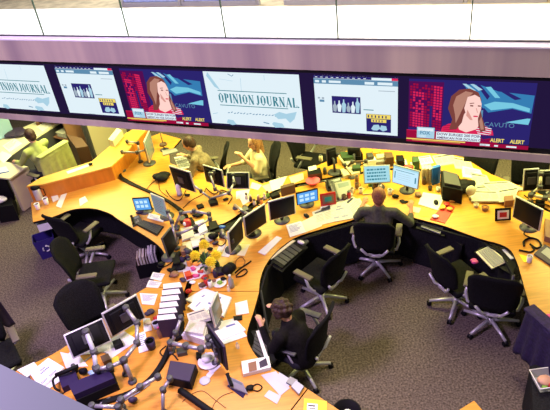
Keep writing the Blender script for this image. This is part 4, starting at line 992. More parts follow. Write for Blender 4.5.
paper('long white notebook at the inner edge left of the slanted keyboard', [(276.6, 236), (282, 238), (265, 255), (258, 252)], n=7, name='notebook', cat='notebook')
paper('white sheets below the lit blue monitor', [(286, 225), (301, 221), (306, 232), (290, 237)], n=6, marks=LINES)
paper('pale green card at the foot of the leftmost black monitor', [(239.5, 244), (249.6, 244.5), (244.5, 256), (237, 255)], n=3, col='cream', name='card', cat='card')
paper('white card left of the pale green one below the monitors', [(226, 246), (233, 245), (229, 257), (221, 256)], n=3, name='card', cat='card')
heap('black_stapler', 'small black stapler under the middle black monitor', 'stapler', (253, 236), 0.06, 0.05, 'black', seed=9)
mouse('black mouse below the lit blue monitor', (306.5, 216.5), rz=.5)
paper('open newspaper with black headline left of the balding man', [(340, 205), (351, 195.5), (371, 206.5), (356, 220)], col='newsprint', n=4, marks=NEWS, name='newspaper', cat='newspaper')
paper('second newspaper lying under the one beside the balding man', [(312, 212), (339, 202), (346, 219), (316, 226)], col='newsprint', n=3, marks=NEWS, name='newspaper', cat='newspaper')
paper('newspaper in the middle of the pile left of the balding man', [(330, 205), (345, 199), (355, 218), (332, 222)], col='newsprint', n=5, marks=MASTH, name='newspaper', cat='newspaper')
paper('long cream sheet along the desk edge below the newspapers', [(301, 222), (317, 214), (322, 226), (304, 233)], col='cream', n=2)
phone('dark grey-green desk phone with pale display above the newspapers', [(330, 185), (350, 181), (353, 193), (336, 199)], col='grey_plastic', hs='dark_grey')
phone('grey desk phone lying left of the grey-green one', [(325, 183), (341, 178), (343, 183), (327, 188)], col='dark_grey')
def frame(label, quad, zb, col, pic, inner=None):
    a, b, u, n, w, h, tl = fitquad(*quad, zb); up = UZ * math.cos(tl) - n * math.sin(tl); nn = u.cross(up); mid = (a + b) / 2; c = mid + up * h / 2
    loc = Vector((mid.x, mid.y, DZ)); t = thing('picture_frame', label, 'picture frame', loc); MR = Matrix((u, up, nn)).transposed().to_4x4()
    L = lambda x, y, z: c + u * x + up * y + nn * z - loc
    MB().rbox(L(0, 0, -.008), (w, h, .016), col, .004, M=MR).build('border', t); MB().rbox(L(0, 0, .001), (w * .72, h * .68, .003), pic, .001, M=MR).build('picture', t)
    if inner: MB().rbox(L(0, 0, .003), (w * .45, h * .38, .002), inner, .001, M=MR).build('photo_figures', t)
    MB().tube([L(0, 0, -.016), Vector((0, 0, 0)) - n * .05 + UZ * .004], .004, col).build('stand', t)
frame('red picture frame with teal centre right of the lit blue monitor', ((320, 194), (335, 192), (336.5, 204), (321, 206.6)), .75, 'red', 'brown_mid', 'teal')
frame('black frame with a red and white picture on the yellow desk', ((495.5, 209), (511, 208), (511, 220.5), (495, 221.5)), .75, 'black', 'white', 'red')
p = P(313, 184); t = thing('bowl', 'bright pink bowl on the back desk above the lit blue monitor', 'bowl', p)
MB().lathe([(.04, .001), (.06, .01), (.105, .055), (.11, .065), (.10, .065), (.055, .02), (.001, .018)], (0, 0, 0), 'pink', 22).build('bowl_shell', t)
for k, (x, y, m, l) in enumerate(((344, 200, 'brown', 'brown'), (352, 193, 'beige', 'beige'), (357, 188, 'brown_mid', 'dark red'), (361, 193, 'cream', 'cream'))):
    cup(l + ' mug ' + ['at the lower right corner of the grey-green phone', 'right of the grey-green phone', 'just left of the lit screens', 'below the left lit screen'][k], (x, y), r=.034, h=.085, col=m, handle=True, name='mug', cat='mug', group='mugs between phone and lit monitors')
block('yellow_note_pad', 'yellow note pad under the left lit monitor', 'note pad', [(362, 188), (372, 187), (373, 193), (363, 194)], DZ + .001, .02, 'yellow_folder', 'paper_edge')
cup('white mug below the gap between the lit monitors', (390, 194), r=.034, h=.08, handle=True, name='mug', cat='mug')
heap('black_headset', 'black speaker puck under the right lit monitor', 'speaker', (396, 198), .05, .07, 'black', seed=21)
heap('black_sunglasses', 'black folded sunglasses on the desk right of the balding man', 'sunglasses', (404, 202), .05, .025, 'black', seed=22)
heap('brown_pouch', 'brown pouch right of the right lit monitor', 'pouch', (417, 196), .06, .06, 'brown_mid', seed=23)
block('white_mat', 'white square mat on the desk left of the red tray', 'mat', [(423, 192), (445, 195.5), (438, 210), (418, 204)], DZ + .001, .008, 'white')
mouse('black mouse on the white square mat', (436, 203), z=DZ + .01, rz=-.2)
paper('pale yellow note below the white square mat', [(411, 206), (421, 208), (419, 213), (409, 211)], n=4, col='cream')
paper('golden envelope left of the red tray', [(421, 211), (431, 210), (429, 217), (419, 216)], n=2, col='yellow_folder', name='envelope', cat='envelope')
t = thing('red_tray', 'bright red tray of small things at the desk edge right of the balding man', 'tray', P(442, 214))
c = P(442, 214); MB().prism(Q([(430, 219), (446, 203), (455, 207), (445, 223)], .75), .741, .75, 'red').build('tray_base', t, c)
for k, (x, y, m) in enumerate(((436, 217, 'white'), (443, 208, 'yellow_folder'), (447, 205, 'red'), (449, 210, 'orange'), (452, 202, 'orange'))):
    o = heap('snack_packet', ['white', 'yellow', 'red', 'orange', 'pale orange'][k] + ' crumpled packet ' + ['at the near corner of the red tray', 'in the middle of the red tray', 'at the far end of the red tray', 'at the right side of the red tray', 'just beyond the red tray'][k], 'packet', (x, y), .05, .045, m, z=.751 if k < 4 else DZ, seed=30 + k, group='packets on the red tray')
keyboard('grey keyboard on the tray below the red tray', [(424, 221), (443, 227), (440, 233), (421, 226)], z=.67, col='grey_plastic')
tag(MB().prism(Q([(419, 219), (448, 227), (444, 236), (416, 228)], .665), .64, .664, 'black').build('keyboard_tray', off=P(432, 227, .64)), 'black tray carrying the grey keyboard below the red tray', 'keyboard tray')
a, b = P(416, 234, .42), P(428, 237, .42); d = (b - a).normalized(); n = Vector((-d.y, d.x, 0)) * .005
block('drawer_pedestal', 'black drawer pedestal under the desk right of the balding man', 'cabinet', [(414, 228), (450, 238), (462, 246), (470, 236), (430, 219)], 0.0, .60, 'panel_black')
tag(MB().prism([a - n, b - n, b + n, a + n], .40, .52, 'white').prism([a.lerp(b, .15) - n * 1.4, a.lerp(b, .85) - n * 1.4, a.lerp(b, .85) - n, a.lerp(b, .15) - n], .42, .50, 'brown_mid').build('photo_print', off=(a + b) / 2), 'small framed photo print fixed below the desk right of the balding man', 'photo')
for k in range(3):
    x = 421 + 3.4 * k; block('file_holder', ['left', 'middle', 'right'][k] + ' one of three cream file holders beside the blue binder', 'file holder', [(x, 165), (x + 3, 164), (x + 4.5, 168), (x + 1.5, 169.5)], DZ + .001, .24, 'cream', 'beige', group='cream file holders beside the blue binder')
block('ring_binder', 'bright blue ring binder standing right of the lit monitors', 'binder', [(432, 166), (440, 164), (441, 166), (433, 168.5)], DZ + .001, .28, 'blue', 'blue')
bt_ = thing('printer', 'black printer right of the blue binder', 'printer', P(452, 190)); c = P(452, 190)
pts = Q([(441, 168), (459, 173), (463, 188), (443, 184)], 1.0)
MB().prism(pts, .742, .96, 'black').build('casing', bt_, c); MB().prism([p_ * .8 + cen(pts) * .2 for p_ in pts], .961, 1.0, 'dark_grey').build('lid', bt_, c)
MB().prism(Q([(443, 187), (462, 191), (462, 195), (443, 191)], .80), .76, .80, 'dark_grey').build('paper_tray', bt_, c)
heap('black_bag', 'black lumpy bag right of the printer', 'bag', (464, 192), .16, .22, 'black', seed=40)
p = P(468, 190, .95); t = thing('desk_fan', 'round cream disc fan beside the black lumpy bag', 'fan', P(470, 200))
MB().lathe([(.06, -.02), (.07, 0), (.06, .02)], (0, 0, .15), 'cream', 20, M=Matrix.Rotation(1.2, 4, 'X')).build('fan_head', t); MB().tube([(0, 0, .06), (0, 0, .002)], .015, 'beige').build('stand', t)
RS = [('red', 449, 196), ('orange', 455, 199), ('brown_mid', 443, 197), ('white', 438, 191), ('brown', 430, 190), ('beige', 446, 190)]
RL = ['red jar in front of the printer', 'orange jar right of the red one before the printer', 'dark red jar left of the red one before the printer', 'white jar left of the printer', 'brown jar at the foot of the blue binder', 'beige jar against the printer']
for (m, x, y), l in zip(RS, RL): cup(l, (x, y), r=.03, h=.06, col=m, drink=m, name='jar', cat='jar', group='jars before the printer')
heap('flower_pot', 'red flowers in a pot between the lit monitors and the video wall', 'flowers', (408, 170), .08, .12, 'red', z=.90, seed=44)
tag(_at(MB().lathe([(.05, .001), (.065, .15), (.055, .15), (.02, .13)], (0, 0, 0), 'green', 14), 'pot', P(408, 180)), 0) if False else None
cup('green pot below the red flowers behind the lit monitors', (410, 176), r=.06, h=.16, col='green', drink='dark_green', name='plant_pot', cat='pot')
# papers heaped on the back right desk
rnd = random.Random(11)
PB = [((432, 156), (452, 153), (458, 163), (438, 166), 'white paper pile nearest the video wall, left of the black chair'), ((452, 156), (470, 160), (474, 170), (455, 168), 'loose white pages right of the pile nearest the video wall'),
      ((462, 166), (480, 170), (484, 180), (463, 177), 'white pages behind the black printer'), ((470, 172), (486, 175), (492, 186), (474, 186), 'white folded pages above the newspaper stack'),
      ((395, 160), (406, 159), (408, 166), (397, 167), 'pale pages behind the right lit monitor'), ((418, 157), (430, 155), (434, 163), (421, 165), 'cream papers under the steel band behind the file holders')]
for a_, b_, c_, d_, l in PB: paper(l, [a_, b_, c_, d_], n=rnd.choice((6, 9, 13)), col=rnd.choice(('paper', 'cream', 'newsprint')), marks=LINES if rnd.random() < .5 else NEWS)
NB = [((474, 186), (505, 184), (515, 194), (478, 198), 'lowest wide newspaper of the stack on the back right desk', 4), ((480, 182), (508, 181), (524, 189), (492, 193), 'second newspaper of the stack on the back right desk', 4),
      ((470, 190), (498, 191), (505, 201), (472, 201), 'front newspaper of the stack on the back right desk', 5), ((497, 190), (520, 186), (514, 201), (500, 202), 'newspaper leaning toward the right monitors', 3)]
for k, (a_, b_, c_, d_, l, n_) in enumerate(NB): paper(l, [a_, b_, c_, d_], n=n_ * 3, z=DZ + .012 * k, col='newsprint', marks=NEWS, name='newspaper', cat='newspaper', group='newspapers stacked on the back right desk')
LBK = [(371, 160), (380, 157), (388, 160), (356, 168), (400, 163), (376, 152), (414, 165), (349, 157)]
LCOL = ['white', 'beige', 'brown', 'dark_green', 'brown', 'orange', 'white', 'black']
LLB = ['white carton behind the left lit monitor', 'beige carton under the video wall behind the left lit monitor', 'brown carton between the lit monitors and the video wall', 'dark green carton left of the left lit monitor',
       'brown carton behind the right lit monitor', 'orange carton close under the steel band', 'white carton beside the red flowers', 'black carton below the dark low monitor']
for (x, y), m, l in zip(LBK, LCOL, LLB): block('carton', l, 'box', [(x - 4, y - 3), (x + 4, y - 3.5), (x + 5, y), (x - 3, y + 1)], DZ + .001, .10, m, m, group='cartons behind the lit monitors')
cup('small cream bowl left of the black framed picture', (485, 210), r=.05, h=.05, col='brown_mid', drink='orange', name='bowl', cat='bowl')
cup('small beige bowl beside the front newspaper', (476, 207), r=.035, h=.05, col='beige', drink='beige', name='bowl', cat='bowl')
keyboard('pale grey keyboard on the tray of the right edge of the right bay', [(489, 245.5), (508, 261), (492, 268), (476, 251.5)], z=.67, col='cream', keys='grey_plastic')
tag(MB().prism(Q([(488, 243), (518, 262), (512, 275), (474, 252)], .665), .64, .664, 'black').build('keyboard_tray', off=P(495, 256, .64)), 'black tray carrying the pale grey keyboard', 'keyboard tray')
block('white_ruler', 'white strip beside the pale grey keyboard', 'strip', [(502, 249), (505, 249), (514, 258), (511, 259)], .666, .015, 'white')
cable('black headphones band curled on the yellow desk at the right', [(524, 246), (524, 241), (530, 238), (538, 240), (541, 246), (536, 248), (530, 244)], r=.012, cat='headphones', name='headphones')
cable('black lead trailing from the headphones', [(519, 250), (524, 251), (530, 252), (534, 250), (532, 247)], r=.010, cat='cable')
t = thing('laptop', 'dark purple laptop at the right edge of the yellow desk', 'laptop', P(547, 256)); c = P(547, 256)
MB().prism(Q([(534, 253), (545, 244), (566, 256), (556, 268)], .77), .742, .765, 'dark_purple').build('base', t, c)
MB().prism(Q([(541, 252), (547, 247), (560, 256), (554, 262)], .77), .7655, .768, 'grey_plastic').build('keys', t, c)
cup('white paper cup left of the dark purple laptop', (529, 262), r=.034, h=.09, drink='cream')
paper('yellow note by the paper cup at the right', [(519, 254), (526, 256), (532, 262), (524, 262)], n=2, col='yellow')
block('wooden_box', 'dark orange box at the right edge behind the laptop', 'box', [(545, 218), (556, 222), (556, 240), (545, 236)], DZ + .001, .08, 'brown_mid', 'brown_mid')
heap('pink_pouch', 'pinkish red pouch on the keyboard tray by the black chair at the right', 'pouch', (474, 263), .05, .06, 'magenta', z=.66, seed=50)

# ================================================================== CENTRAL SPINE
ar = [('upper left arm across the cluttered spine', [(176, 224, .80), (181, 213, 1.0), (194, 211, 1.02), (209, 214, 1.0)]), ('lower left arm across the cluttered spine', [(176, 245, .80), (178, 234, .98), (196, 227, 1.02), (210, 219, 1.02)]),
      ('vertical arm behind the edge-on monitor on the spine', [(175, 240, .80), (172, 222, .98), (168, 212, 1.05)]), ('arm behind the leftmost silver-framed monitor', [(222, 230, .80), (224, 236, .95), (232, 241, .98)]),
      ('small arm behind the middle silver-framed monitor', [(235, 205, .80), (244, 212, .95), (254, 216, 1.0)])]
for l, pts in ar: arm(l, pts, r=.020)
t = thing('gift_tin', 'round red and white tin on the cluttered spine', 'tin', P(188, 226)); MB().lathe([(.05, .001), (.055, .01), (.055, .08), (.045, .1), (.01, .105)], (0, 0, 0), 'red', 18).build('body', t); MB().ball((-.03, -.04, .07), (.025, .025, .03), 'white').build('white_spot', t)
SPN = [((180, 228), (192, 226), (194, 236), (182, 240), 'cream', 22, 'cream stack of pages under the arms on the spine'), ((195, 222), (204, 219), (208, 230), (200, 234), 'paper', 30, 'white box-like stack right of the red tin'),
       ((190, 236), (203, 232), (205, 243), (193, 247), 'paper', 12, 'white sheets above the flowers'), ((204, 232), (214, 228), (217, 238), (207, 243), 'newsprint', 10, 'grey sheets right of the white sheets above the flowers'),
       ((182, 243), (190, 241), (192, 250), (184, 252), 'cream', 16, 'cream note stack left of the flowers'), ((176, 262), (186, 260), (188, 270), (178, 272), 'newsprint', 8, 'grey pages below the purple ball'),
       ((182, 268), (203, 263), (207, 276), (186, 281), 'paper', 8, 'white sheet under the pink discs')]
for a_, b_, c_, d_, m, n_, l in SPN: paper(l, [a_, b_, c_, d_], n=n_, col=m)
SM = [('purple', (183, 262), .055, .10, 'purple ball ornament left of the flowers'), ('dark_grey', (188, 254), .06, .12, 'dark camera body left of the flowers'), ('magenta', (193, 270), .04, .05, 'upper pink disc on the white sheet of the spine'),
      ('magenta', (196, 277), .045, .05, 'lower pink disc on the white sheet of the spine'), ('orange', (197, 266), .05, .06, 'orange wrapper below the flowers'), ('red', (189, 293), .045, .08, 'red folded card right of the binders'),
      ('red', (206, 279), .05, .08, 'red paper star below the flowers'), ('orange', (212, 272), .05, .07, 'orange fruit right of the red paper star'), ('brown', (203, 287), .05, .07, 'brown trinket below the red paper star'),
      ('brown_mid', (175, 276), .06, .07, 'reddish brown wallet right of the printed sheets'), ('black', (178, 268), .09, .07, 'black case left of the pink discs'), ('black', (214, 240), .07, .12, 'black camera right of the sheets above the flowers'),
      ('blue', (222, 228), .05, .05, 'blue holder behind the leftmost silver-framed monitor'), ('brown_mid', (214, 282), .04, .05, 'brown nut dish left of the green apple'), ('black', (200, 216), .06, .06, 'black clamp box right of the red tin')]
for k, (m, px, r, h, l) in enumerate(SM): heap('desk_lump', l, 'trinket', px, r, h, m, seed=60 + k)
block('black_case', 'long black case running down beside the edge-on monitor', 'case', [(176, 252), (180, 250), (176, 268), (170, 272)], DZ + .001, .06, 'black')
# flowers
fp = P(208, 272); t = thing('flower_bouquet', 'vase of bright yellow round flowers on the cluttered spine', 'flowers', fp)
MB().lathe([(.05, .001), (.06, .03), (.045, .10), (.05, .16), (.042, .16), (.03, .02)], (0, 0, 0), 'clear', 16).build('vase', t)
for k, (x, y, r) in enumerate(((204, 245, 5.6), (195, 255.5, 5.2), (210.5, 262, 5.4), (216, 255.5, 5.8))):
    w = P(x, y, 1.05 - .02 * k) - fp; mb = MB(); R0 = r / 569 * 7.0
    rn = random.Random(k); mb.ball(w, R0 * .55, 'yellow')
    for q in range(90):
        z = 1 - 2 * (q + .5) / 90; ph = q * 2.4; d = Vector((math.sqrt(1 - z * z) * math.cos(ph), math.sqrt(1 - z * z) * math.sin(ph), z))
        if d.z < -.5: continue
        mb.tube([w + d * R0 * .4, w + d * R0 * .8, w + d * R0 * (1 + rn.uniform(-.08, .08))], [.004, .009, .003], 'yellow', 4)
    f = mb.build('flower_head', t); MB().tube(spline([Vector((0, 0, .05)), w * .5 + UZ * .1, w - UZ * R0 * .4], 4), .004, 'green', 6).build('stem', t)
mb = MB(); rn = random.Random(5)
for k in range(26):
    a = rn.uniform(0, 6.28); d = Vector((math.cos(a), math.sin(a), 0)); r = rn.uniform(.06, .15); z = rn.uniform(.12, .27); s = Vector((-d.y, d.x, 0)) * .022; b0 = Vector((0, 0, .12))
    mb.add([b0, d * r * .6 + s + UZ * z, d * r + UZ * (z - .01), d * r * .6 - s + UZ * z, d * r * .6 + UZ * (z - .008)], [(0, 1, 4), (1, 2, 4), (2, 3, 4), (3, 0, 4), (0, 3, 1), (1, 3, 2)], 'dark_green')
mb.build('leaves', t)
heap('black_bag', 'black pouch standing right of the flowers', 'pouch', (230, 275), .10, .20, 'black', seed=80)
bottle('grey bottle leaning at the black pouch right of the flowers', (232, 287), r=.033, h=.19, col='grey_plastic', cap='white')
t = thing('fruit_dish', 'white dish of green fruit below the flowers', 'dish', P(220, 284)); MB().lathe([(.04, .001), (.085, .02), (.08, .022), (.03, .006)], (0, 0, 0), 'white', 20).build('plate', t)
heap('apple', 'green apple in the white dish below the flowers', 'fruit', (220, 284), .045, .07, 'green', z=.752, seed=81, n=2)
bottle('small clear bottle right of the white dish', (229, 291), r=.02, h=.09)
cable('thin brown loop of cord on the desk right of the black pouch', [(236, 268), (236, 261), (241, 257), (245, 261), (243, 266), (238, 268)], r=.004, col='brown')
t = cable('black brush with thin handle lying right of the black pouch', [(235, 273), (241, 268), (247, 264), (251, 261)], r=.010, cat='brush', name='brush')
cable('black ribbon loop lying below the black brush', [(236, 277), (242, 276), (247, 272), (245, 269), (240, 272), (236, 276)], r=.009, cat='ribbon', name='ribbon')
# binders / magazine files
for k in range(6):
    dx, dy = -1.2 * k, 6.3 * k
    q = [(160 + dx + 3, 283.5 + dy), (180 + dx, 281.5 + dy), (182.5 + dx, 287.5 + dy), (161 + dx + 2, 289.5 + dy)]
    tt = thing('magazine_file', ['farthest', 'second farthest', 'third farthest', 'third nearest', 'second nearest', 'nearest'][k] + ' of the white magazine files standing on the spine', 'file holder', cen(Q(q, .742)), 0, 'white magazine files on the spine')
    c = tt.location.copy(); c.z = .742; tt.location = c; pts = Q(q, 1.0)
    MB().prism([pts[0], pts[1], pts[1] * .10 + pts[2] * .90, pts[0] * .10 + pts[3] * .90], .743, .992, 'paper').build('pages', tt, c)
    MB().prism([pts[0] * .1 + pts[3] * .9, pts[1] * .1 + pts[2] * .9, pts[2], pts[3]], .743, 1.0, 'dark_purple').build('cover_gap_shade', tt, c)  # dark slab stands in for gap shadow between files; dark front on the nearest
# newspapers right of the binders
NP = [([(186, 299), (205, 288), (232, 297), (224, 316)], 'paper', 'large white newspaper below the dish of fruit', .03), ([(188, 306), (200, 296), (222, 303), (212, 320)], 'paper', 'white newspaper lying askew on the larger one', .02),
      ([(187, 314), (205, 308), (212, 318), (190, 324)], 'newsprint', 'folded grey newspaper above the book pile', .03)]
zz = DZ
for q, m, l, th in NP: paper(l, q, z=zz, th=th, col=m, marks=NEWS if m == 'newsprint' else MASTH2, name='newspaper', cat='newspaper'); zz += th + .006
zz = DZ
for k, (q, m, th, l) in enumerate((([(181, 335), (188, 326), (208, 329), (206, 343)], 'ledge_grey', .06, 'thick lilac book at the bottom of the pile left of the tilted monitor'), ([(183, 333), (189, 324), (207, 327), (204, 340)], 'white', .05, 'white book in the middle of the pile left of the tilted monitor'),
                             ([(184, 331), (189, 320), (206, 322), (203, 334)], 'newsprint', .04, 'square cream book on top of the pile left of the tilted monitor'))):
    o = block('book', l, 'book', q, zz, th, m, 'paper_edge'); zz += th + .001
block('black_tray', 'narrow black tray left of the book pile', 'tray', [(177, 322), (184, 320), (182, 336), (174, 340)], DZ + .001, .05, 'black')
monitor('dark tilted monitor seen from behind left of the woman in black', ((207, 322), (227, 347), (229, 370), (212, 346)), .80, face='back', bez='dark_purple', stand=False)
monitor('grey monitor facing the woman in black', ((210.5, 306), (218.5, 293), (223, 312), (216, 328)), .82, face='front', scr='screen_grey', bez='silver')
arm('long arm holding the dark tilted monitor', [(170.5, 350, .77), (170.5, 343, .96), (186, 346, .98), (201, 349, .99), (209, 345, 1.0)], r=.024)
arm('arm rising from the black channel toward the binders', [(171, 345, .80), (175.6, 333, 1.0), (181, 318, 1.08)], r=.020)
arm('curved pale arm bracket at the back of the dark tilted monitor', [(216, 362, .76), (217, 354, .92), (213, 342, 1.02), (208, 338, 1.06)], r=.020, col='ledge_grey')
p = P(209, 362); t = thing('mouse_tray', 'oval white dish under the dark tilted monitor', 'dish', p); MB().lathe([(.07, .001), (.115, .02), (.108, .022), (.06, .008)], (0, 0, 0), 'white', 24).build('dish', t)
paper('white sheet under the oval white dish', [(198, 360), (206, 352), (221, 366), (212, 374)], n=2)
heap('paper_ball', 'crumpled white paper in the oval white dish', 'paper', (208, 360), .06, .07, 'white', z=.752, seed=90)
t = thing('name_tag', 'white disc with a short strap on the orange desk', 'tag', P(205, 381)); c = P(205, 381)
MB().lathe([(.055, .001), (.055, .008), (.05, .012)], (0, 0, 0), 'ledge_grey', 20).build('disc', t); MB().prism(Q([(206, 375), (210, 371), (214, 373), (209, 379)], .743), .741, .744, 'paper').build('strap', t, c)
t = thing('computer_case', 'black boxy computer case on the desk near the bottom', 'computer', P(181, 378)); c = P(181, 378)
pts = Q([(170, 360), (196, 364), (190, 382), (166, 377)], .86); MB().prism(pts, .742, .85, 'black').build('case', t, c); MB().prism([p_ * .94 + cen(pts) * .06 for p_ in pts], .8505, .86, 'dark_purple').build('lid', t, c)
cable('long black padded rest at the bottom edge', [(180, 390), (190, 397), (200, 404), (214, 414)], r=.035, cat='wrist rest', name='wrist_rest')
arm('grey arm at the bottom edge with a forked end', [(163, 412, .77), (163, 390, .95), (170, 379, 1.0)], r=.020)
arm('long grey arm lying along the black channel at the lower left', [(121, 406, .77), (121, 400, .93), (140, 387, .95), (158, 377, .96)], r=.022)
arm('pale arm along the bottom edge at the lower left', [(124, 412, .77), (118, 407, .90), (92, 406, .92)], r=.022)
paper('white notepad with blue stripe left of the woman in black', [(217, 322), (235, 318), (246, 330), (222, 340)], n=8, marks=[(.35, .55, .8, .66, 'ink_blue')])
paper('white sheets under the notepad with the blue stripe', [(213, 330), (238, 324), (247, 336), (222, 345)], n=3)
paper('small white page above the notepad', [(235, 303), (247, 300), (249, 313), (236, 315)], n=4)
block('black_wallet', 'small black wallet below the small white page', 'wallet', [(233, 316), (242, 315), (242, 319), (234, 320)], DZ + .003, .02, 'black')
p = P(238, 347); bottle('small clear jar below the notepad', (238, 348), r=.022, h=.08, cap='grey_plastic')
block('tissue_box', 'white rounded box with dark red pictures at the desk edge', 'box', [(241, 361), (269, 356), (271, 367), (243, 374)], DZ + .001, .05, 'white', 'white')
MB()
t = paper('dark red printed picture on the white rounded box', [(248, 363), (256, 361), (257, 370), (249, 372)], z=DZ + .053, col='brown_mid', name='sticker', cat='sticker')
t = paper('dark triangular printed picture on the white rounded box', [(259, 362), (266, 358), (268, 365), (260, 368)], z=DZ + .053, col='dark_purple', name='sticker', cat='sticker')
keyboard('black keyboard with white edge before the woman in black', [(255, 331), (266, 337), (270, 366), (252, 352)], z=.70)
tag(MB().prism(Q([(251, 331), (262, 328), (276, 360), (268, 368)], .695), .67, .694, 'black').build('keyboard_tray', off=P(263, 347, .67)), 'black keyboard tray before the woman in black', 'keyboard tray')
paper('white strip along the keyboard of the woman in black', [(256, 331), (259, 330), (271, 365), (267, 365)], z=.728, th=.008, col='white', name='wrist_rest', cat='wrist rest')
phone('dark phone with pale oval display on the purple pad', [(226, 376), (243, 384), (247, 391), (229, 384)], col='grey_plastic', hs='black')
paper('purple square pad on the orange desk near the bottom', [(227, 386), (232, 381), (248, 389), (243, 398)], n=3, col='purple', name='pad', cat='pad')
heap('webcam', 'small black webcam right of the dark phone', 'webcam', (249, 389), .045, .06, 'black', seed=95)
cable('black cable loop right of the webcam', [(250, 388), (257, 384), (262, 387), (258, 391), (250, 389)], r=.006)
cable('thin brown cord wandering over the orange desk', [(182, 402), (192, 394), (203, 391), (214, 399), (226, 408)], r=.003, col='brown')
cable('second thin cord running down from the dark phone', [(233, 392), (222, 396), (214, 404), (212, 412)], r=.003, col='brown')
LIL = [([(261, 375), (276, 371), (287, 386), (276, 391)], 'upper lilac card on the desk below the white rounded box'), ([(270, 383), (281, 379), (290, 388), (280, 396)], 'middle lilac card below the white rounded box'), ([(264, 396), (269, 390), (281, 396), (277, 404)], 'lowest lilac card near the bottom edge'),
       ([(279, 372), (292, 380), (288, 388), (277, 380)], 'lilac card left of the small grey device')]
for q, l in LIL: paper(l, q, n=2, col='ledge_grey', name='card', cat='card', group='lilac cards near the desk edge')
block('pocket_radio', 'small lilac-grey device beside the lilac cards', 'device', [(291, 386), (296, 380), (304, 386), (299, 394)], DZ + .001, .03, 'ledge_grey', 'grey_plastic')
block('pocket_radio', 'small grey device lying above the lilac-grey one', 'device', [(286, 382), (290, 376), (298, 380), (293, 386)], DZ + .004, .02, 'grey_plastic', 'dark_grey')
t = paper('orange-yellow envelope with a white label at the bottom edge', [(304, 398), (327, 401), (327, 414), (303, 414)], n=3, col='yellow_folder', name='envelope', cat='envelope', marks=[(.15, .2, .6, .7, 'white'), (.2, .5, .5, .58, 'ink'), (.25, .35, .5, .4, 'ink')])

# ================================================================== LOWER LEFT DESK
monitor('left one of the two monitors seen from behind at the lower left', ((63.4, 335), (102.7, 317), (112, 341), (73, 359)), .86, face='back', bez='silver', stand=False)
monitor('right one of the two monitors seen from behind at the lower left', ((103.2, 315), (134, 291), (145, 317), (111, 337)), .86, face='back', bez='silver', stand=False)
arm('left bracket arm behind the pair of monitors at the lower left', [(97, 378, .77), (96, 368, .95), (94, 352, 1.05), (86, 332, 1.16)], r=.026, col='ledge_grey')
arm('horizontal grey arm between the two lower left brackets', [(126, 372, .77), (123, 361, .96), (110, 367, .98), (97, 369, .98)], r=.024)
arm('right bracket arm behind the pair of monitors at the lower left', [(132, 380, .77), (124, 360, .98), (137, 343, 1.0), (137, 323, 1.08), (126, 308, 1.16)], r=.024)
paper('large white sheets under the left monitor seen from behind', [(66, 356), (78, 344), (112, 338), (108, 352)], n=6)
paper('second large white sheet right of the left bracket arm', [(98, 346), (124, 331), (138, 340), (112, 358)], n=4)
paper('white sheet behind the left bracket arm', [(60, 352), (80, 356), (88, 366), (66, 368)], n=4)
paper('bright yellow folder under the right monitor seen from behind', [(118, 330), (131, 318), (140, 328), (126, 341)], n=3, col='yellow_folder', name='folder', cat='folder')
paper('small yellow sheet below the horizontal grey arm', [(108, 358), (118, 356), (120, 362), (110, 365)], n=2, col='yellow_folder')
paper('white document with blue print left of the dark pen cup', [(137, 334), (145, 331), (149, 350), (139, 353)], n=5, marks=LINES)
paper('blue-white card at the foot of the right monitor seen from behind', [(143, 318), (150, 318), (152, 330), (144, 332)], n=3, marks=LINES)
t = cup('dark purple square pen cup on the rounded desk end', (152, 348), r=.055, h=.12, col='dark_purple', drink='black', name='pen_cup', cat='pen cup')
cup('white ringed mug beside the binders', (157, 328), r=.042, h=.09, col='ledge_grey', drink='black', handle=True, name='mug', cat='mug')
bottle('dark red bottle between the ringed mug and the book pile', (161, 337), r=.028, h=.15, col='brown_mid', cap='magenta')
heap('red_pouch', 'red pouch above the white ringed mug', 'pouch', (157, 320), .05, .07, 'red', seed=101)
heap('desk_lump', 'beige trinket left of the white ringed mug', 'trinket', (149, 324), .05, .06, 'beige', seed=102)
heap('desk_lump', 'dark trinket above the white ringed mug', 'trinket', (150, 313), .06, .05, 'dark_purple', seed=103)
heap('toy_giraffe', 'yellow soft toy hanging by the right bracket arm', 'toy', (124, 330), .06, .22, 'yellow_folder', z=.76, seed=104)
paper('newspaper with blue masthead on the lower left desk', [(30, 373), (48.6, 358), (64.5, 367.5), (41, 389)], z=DZ + .012, th=.02, col='paper', name='newspaper', cat='newspaper', marks=MASTH)
paper('newspaper below the one with blue masthead, showing at its right', [(38, 388), (58, 374), (62, 380), (42, 393)], th=.009, name='newspaper', cat='newspaper')
paper('pale newspaper showing left of the one with blue masthead', [(17, 370), (34, 362), (40, 369), (27, 377)], th=.009, name='newspaper', cat='newspaper')
paper('purple-black folder under the newspapers by the parapet', [(5, 383), (29, 375), (37, 391), (22, 394)], n=5, col='dark_purple', name='folder', cat='folder')
paper('orange paper corner behind the newspapers', [(50, 357), (60, 353), (65, 360), (58, 364)], n=2, col='orange')
t = thing('handbag', 'dark purple handbag with black looped handle on the lower left desk', 'bag', P(68, 392)); c = P(68, 392)
MB().prism(Q([(58, 376), (75, 370), (78, 380), (62, 388)], .82), .742, .82, 'purple').build('body', t, c)
MB().tube(spline([P(57, 376, .83) - c, P(53, 380, .86) - c, P(55, 388, .84) - c, P(60, 391, .80) - c], 5), .012, 'black').build('handle', t)
MB().tube(spline([P(56, 375, .84) - c, P(66, 371, .88) - c, P(78, 366, .86) - c], 4), .022, 'black').build('flap', t)
t = thing('printer', 'long black and purple printer at the lower left', 'printer', P(92, 398)); c = P(92, 398)
pts = Q([(68, 384), (108, 368), (114, 378), (74, 395)], .92); MB().prism(pts, .85, .92, 'purple').build('top_cover', t, c)
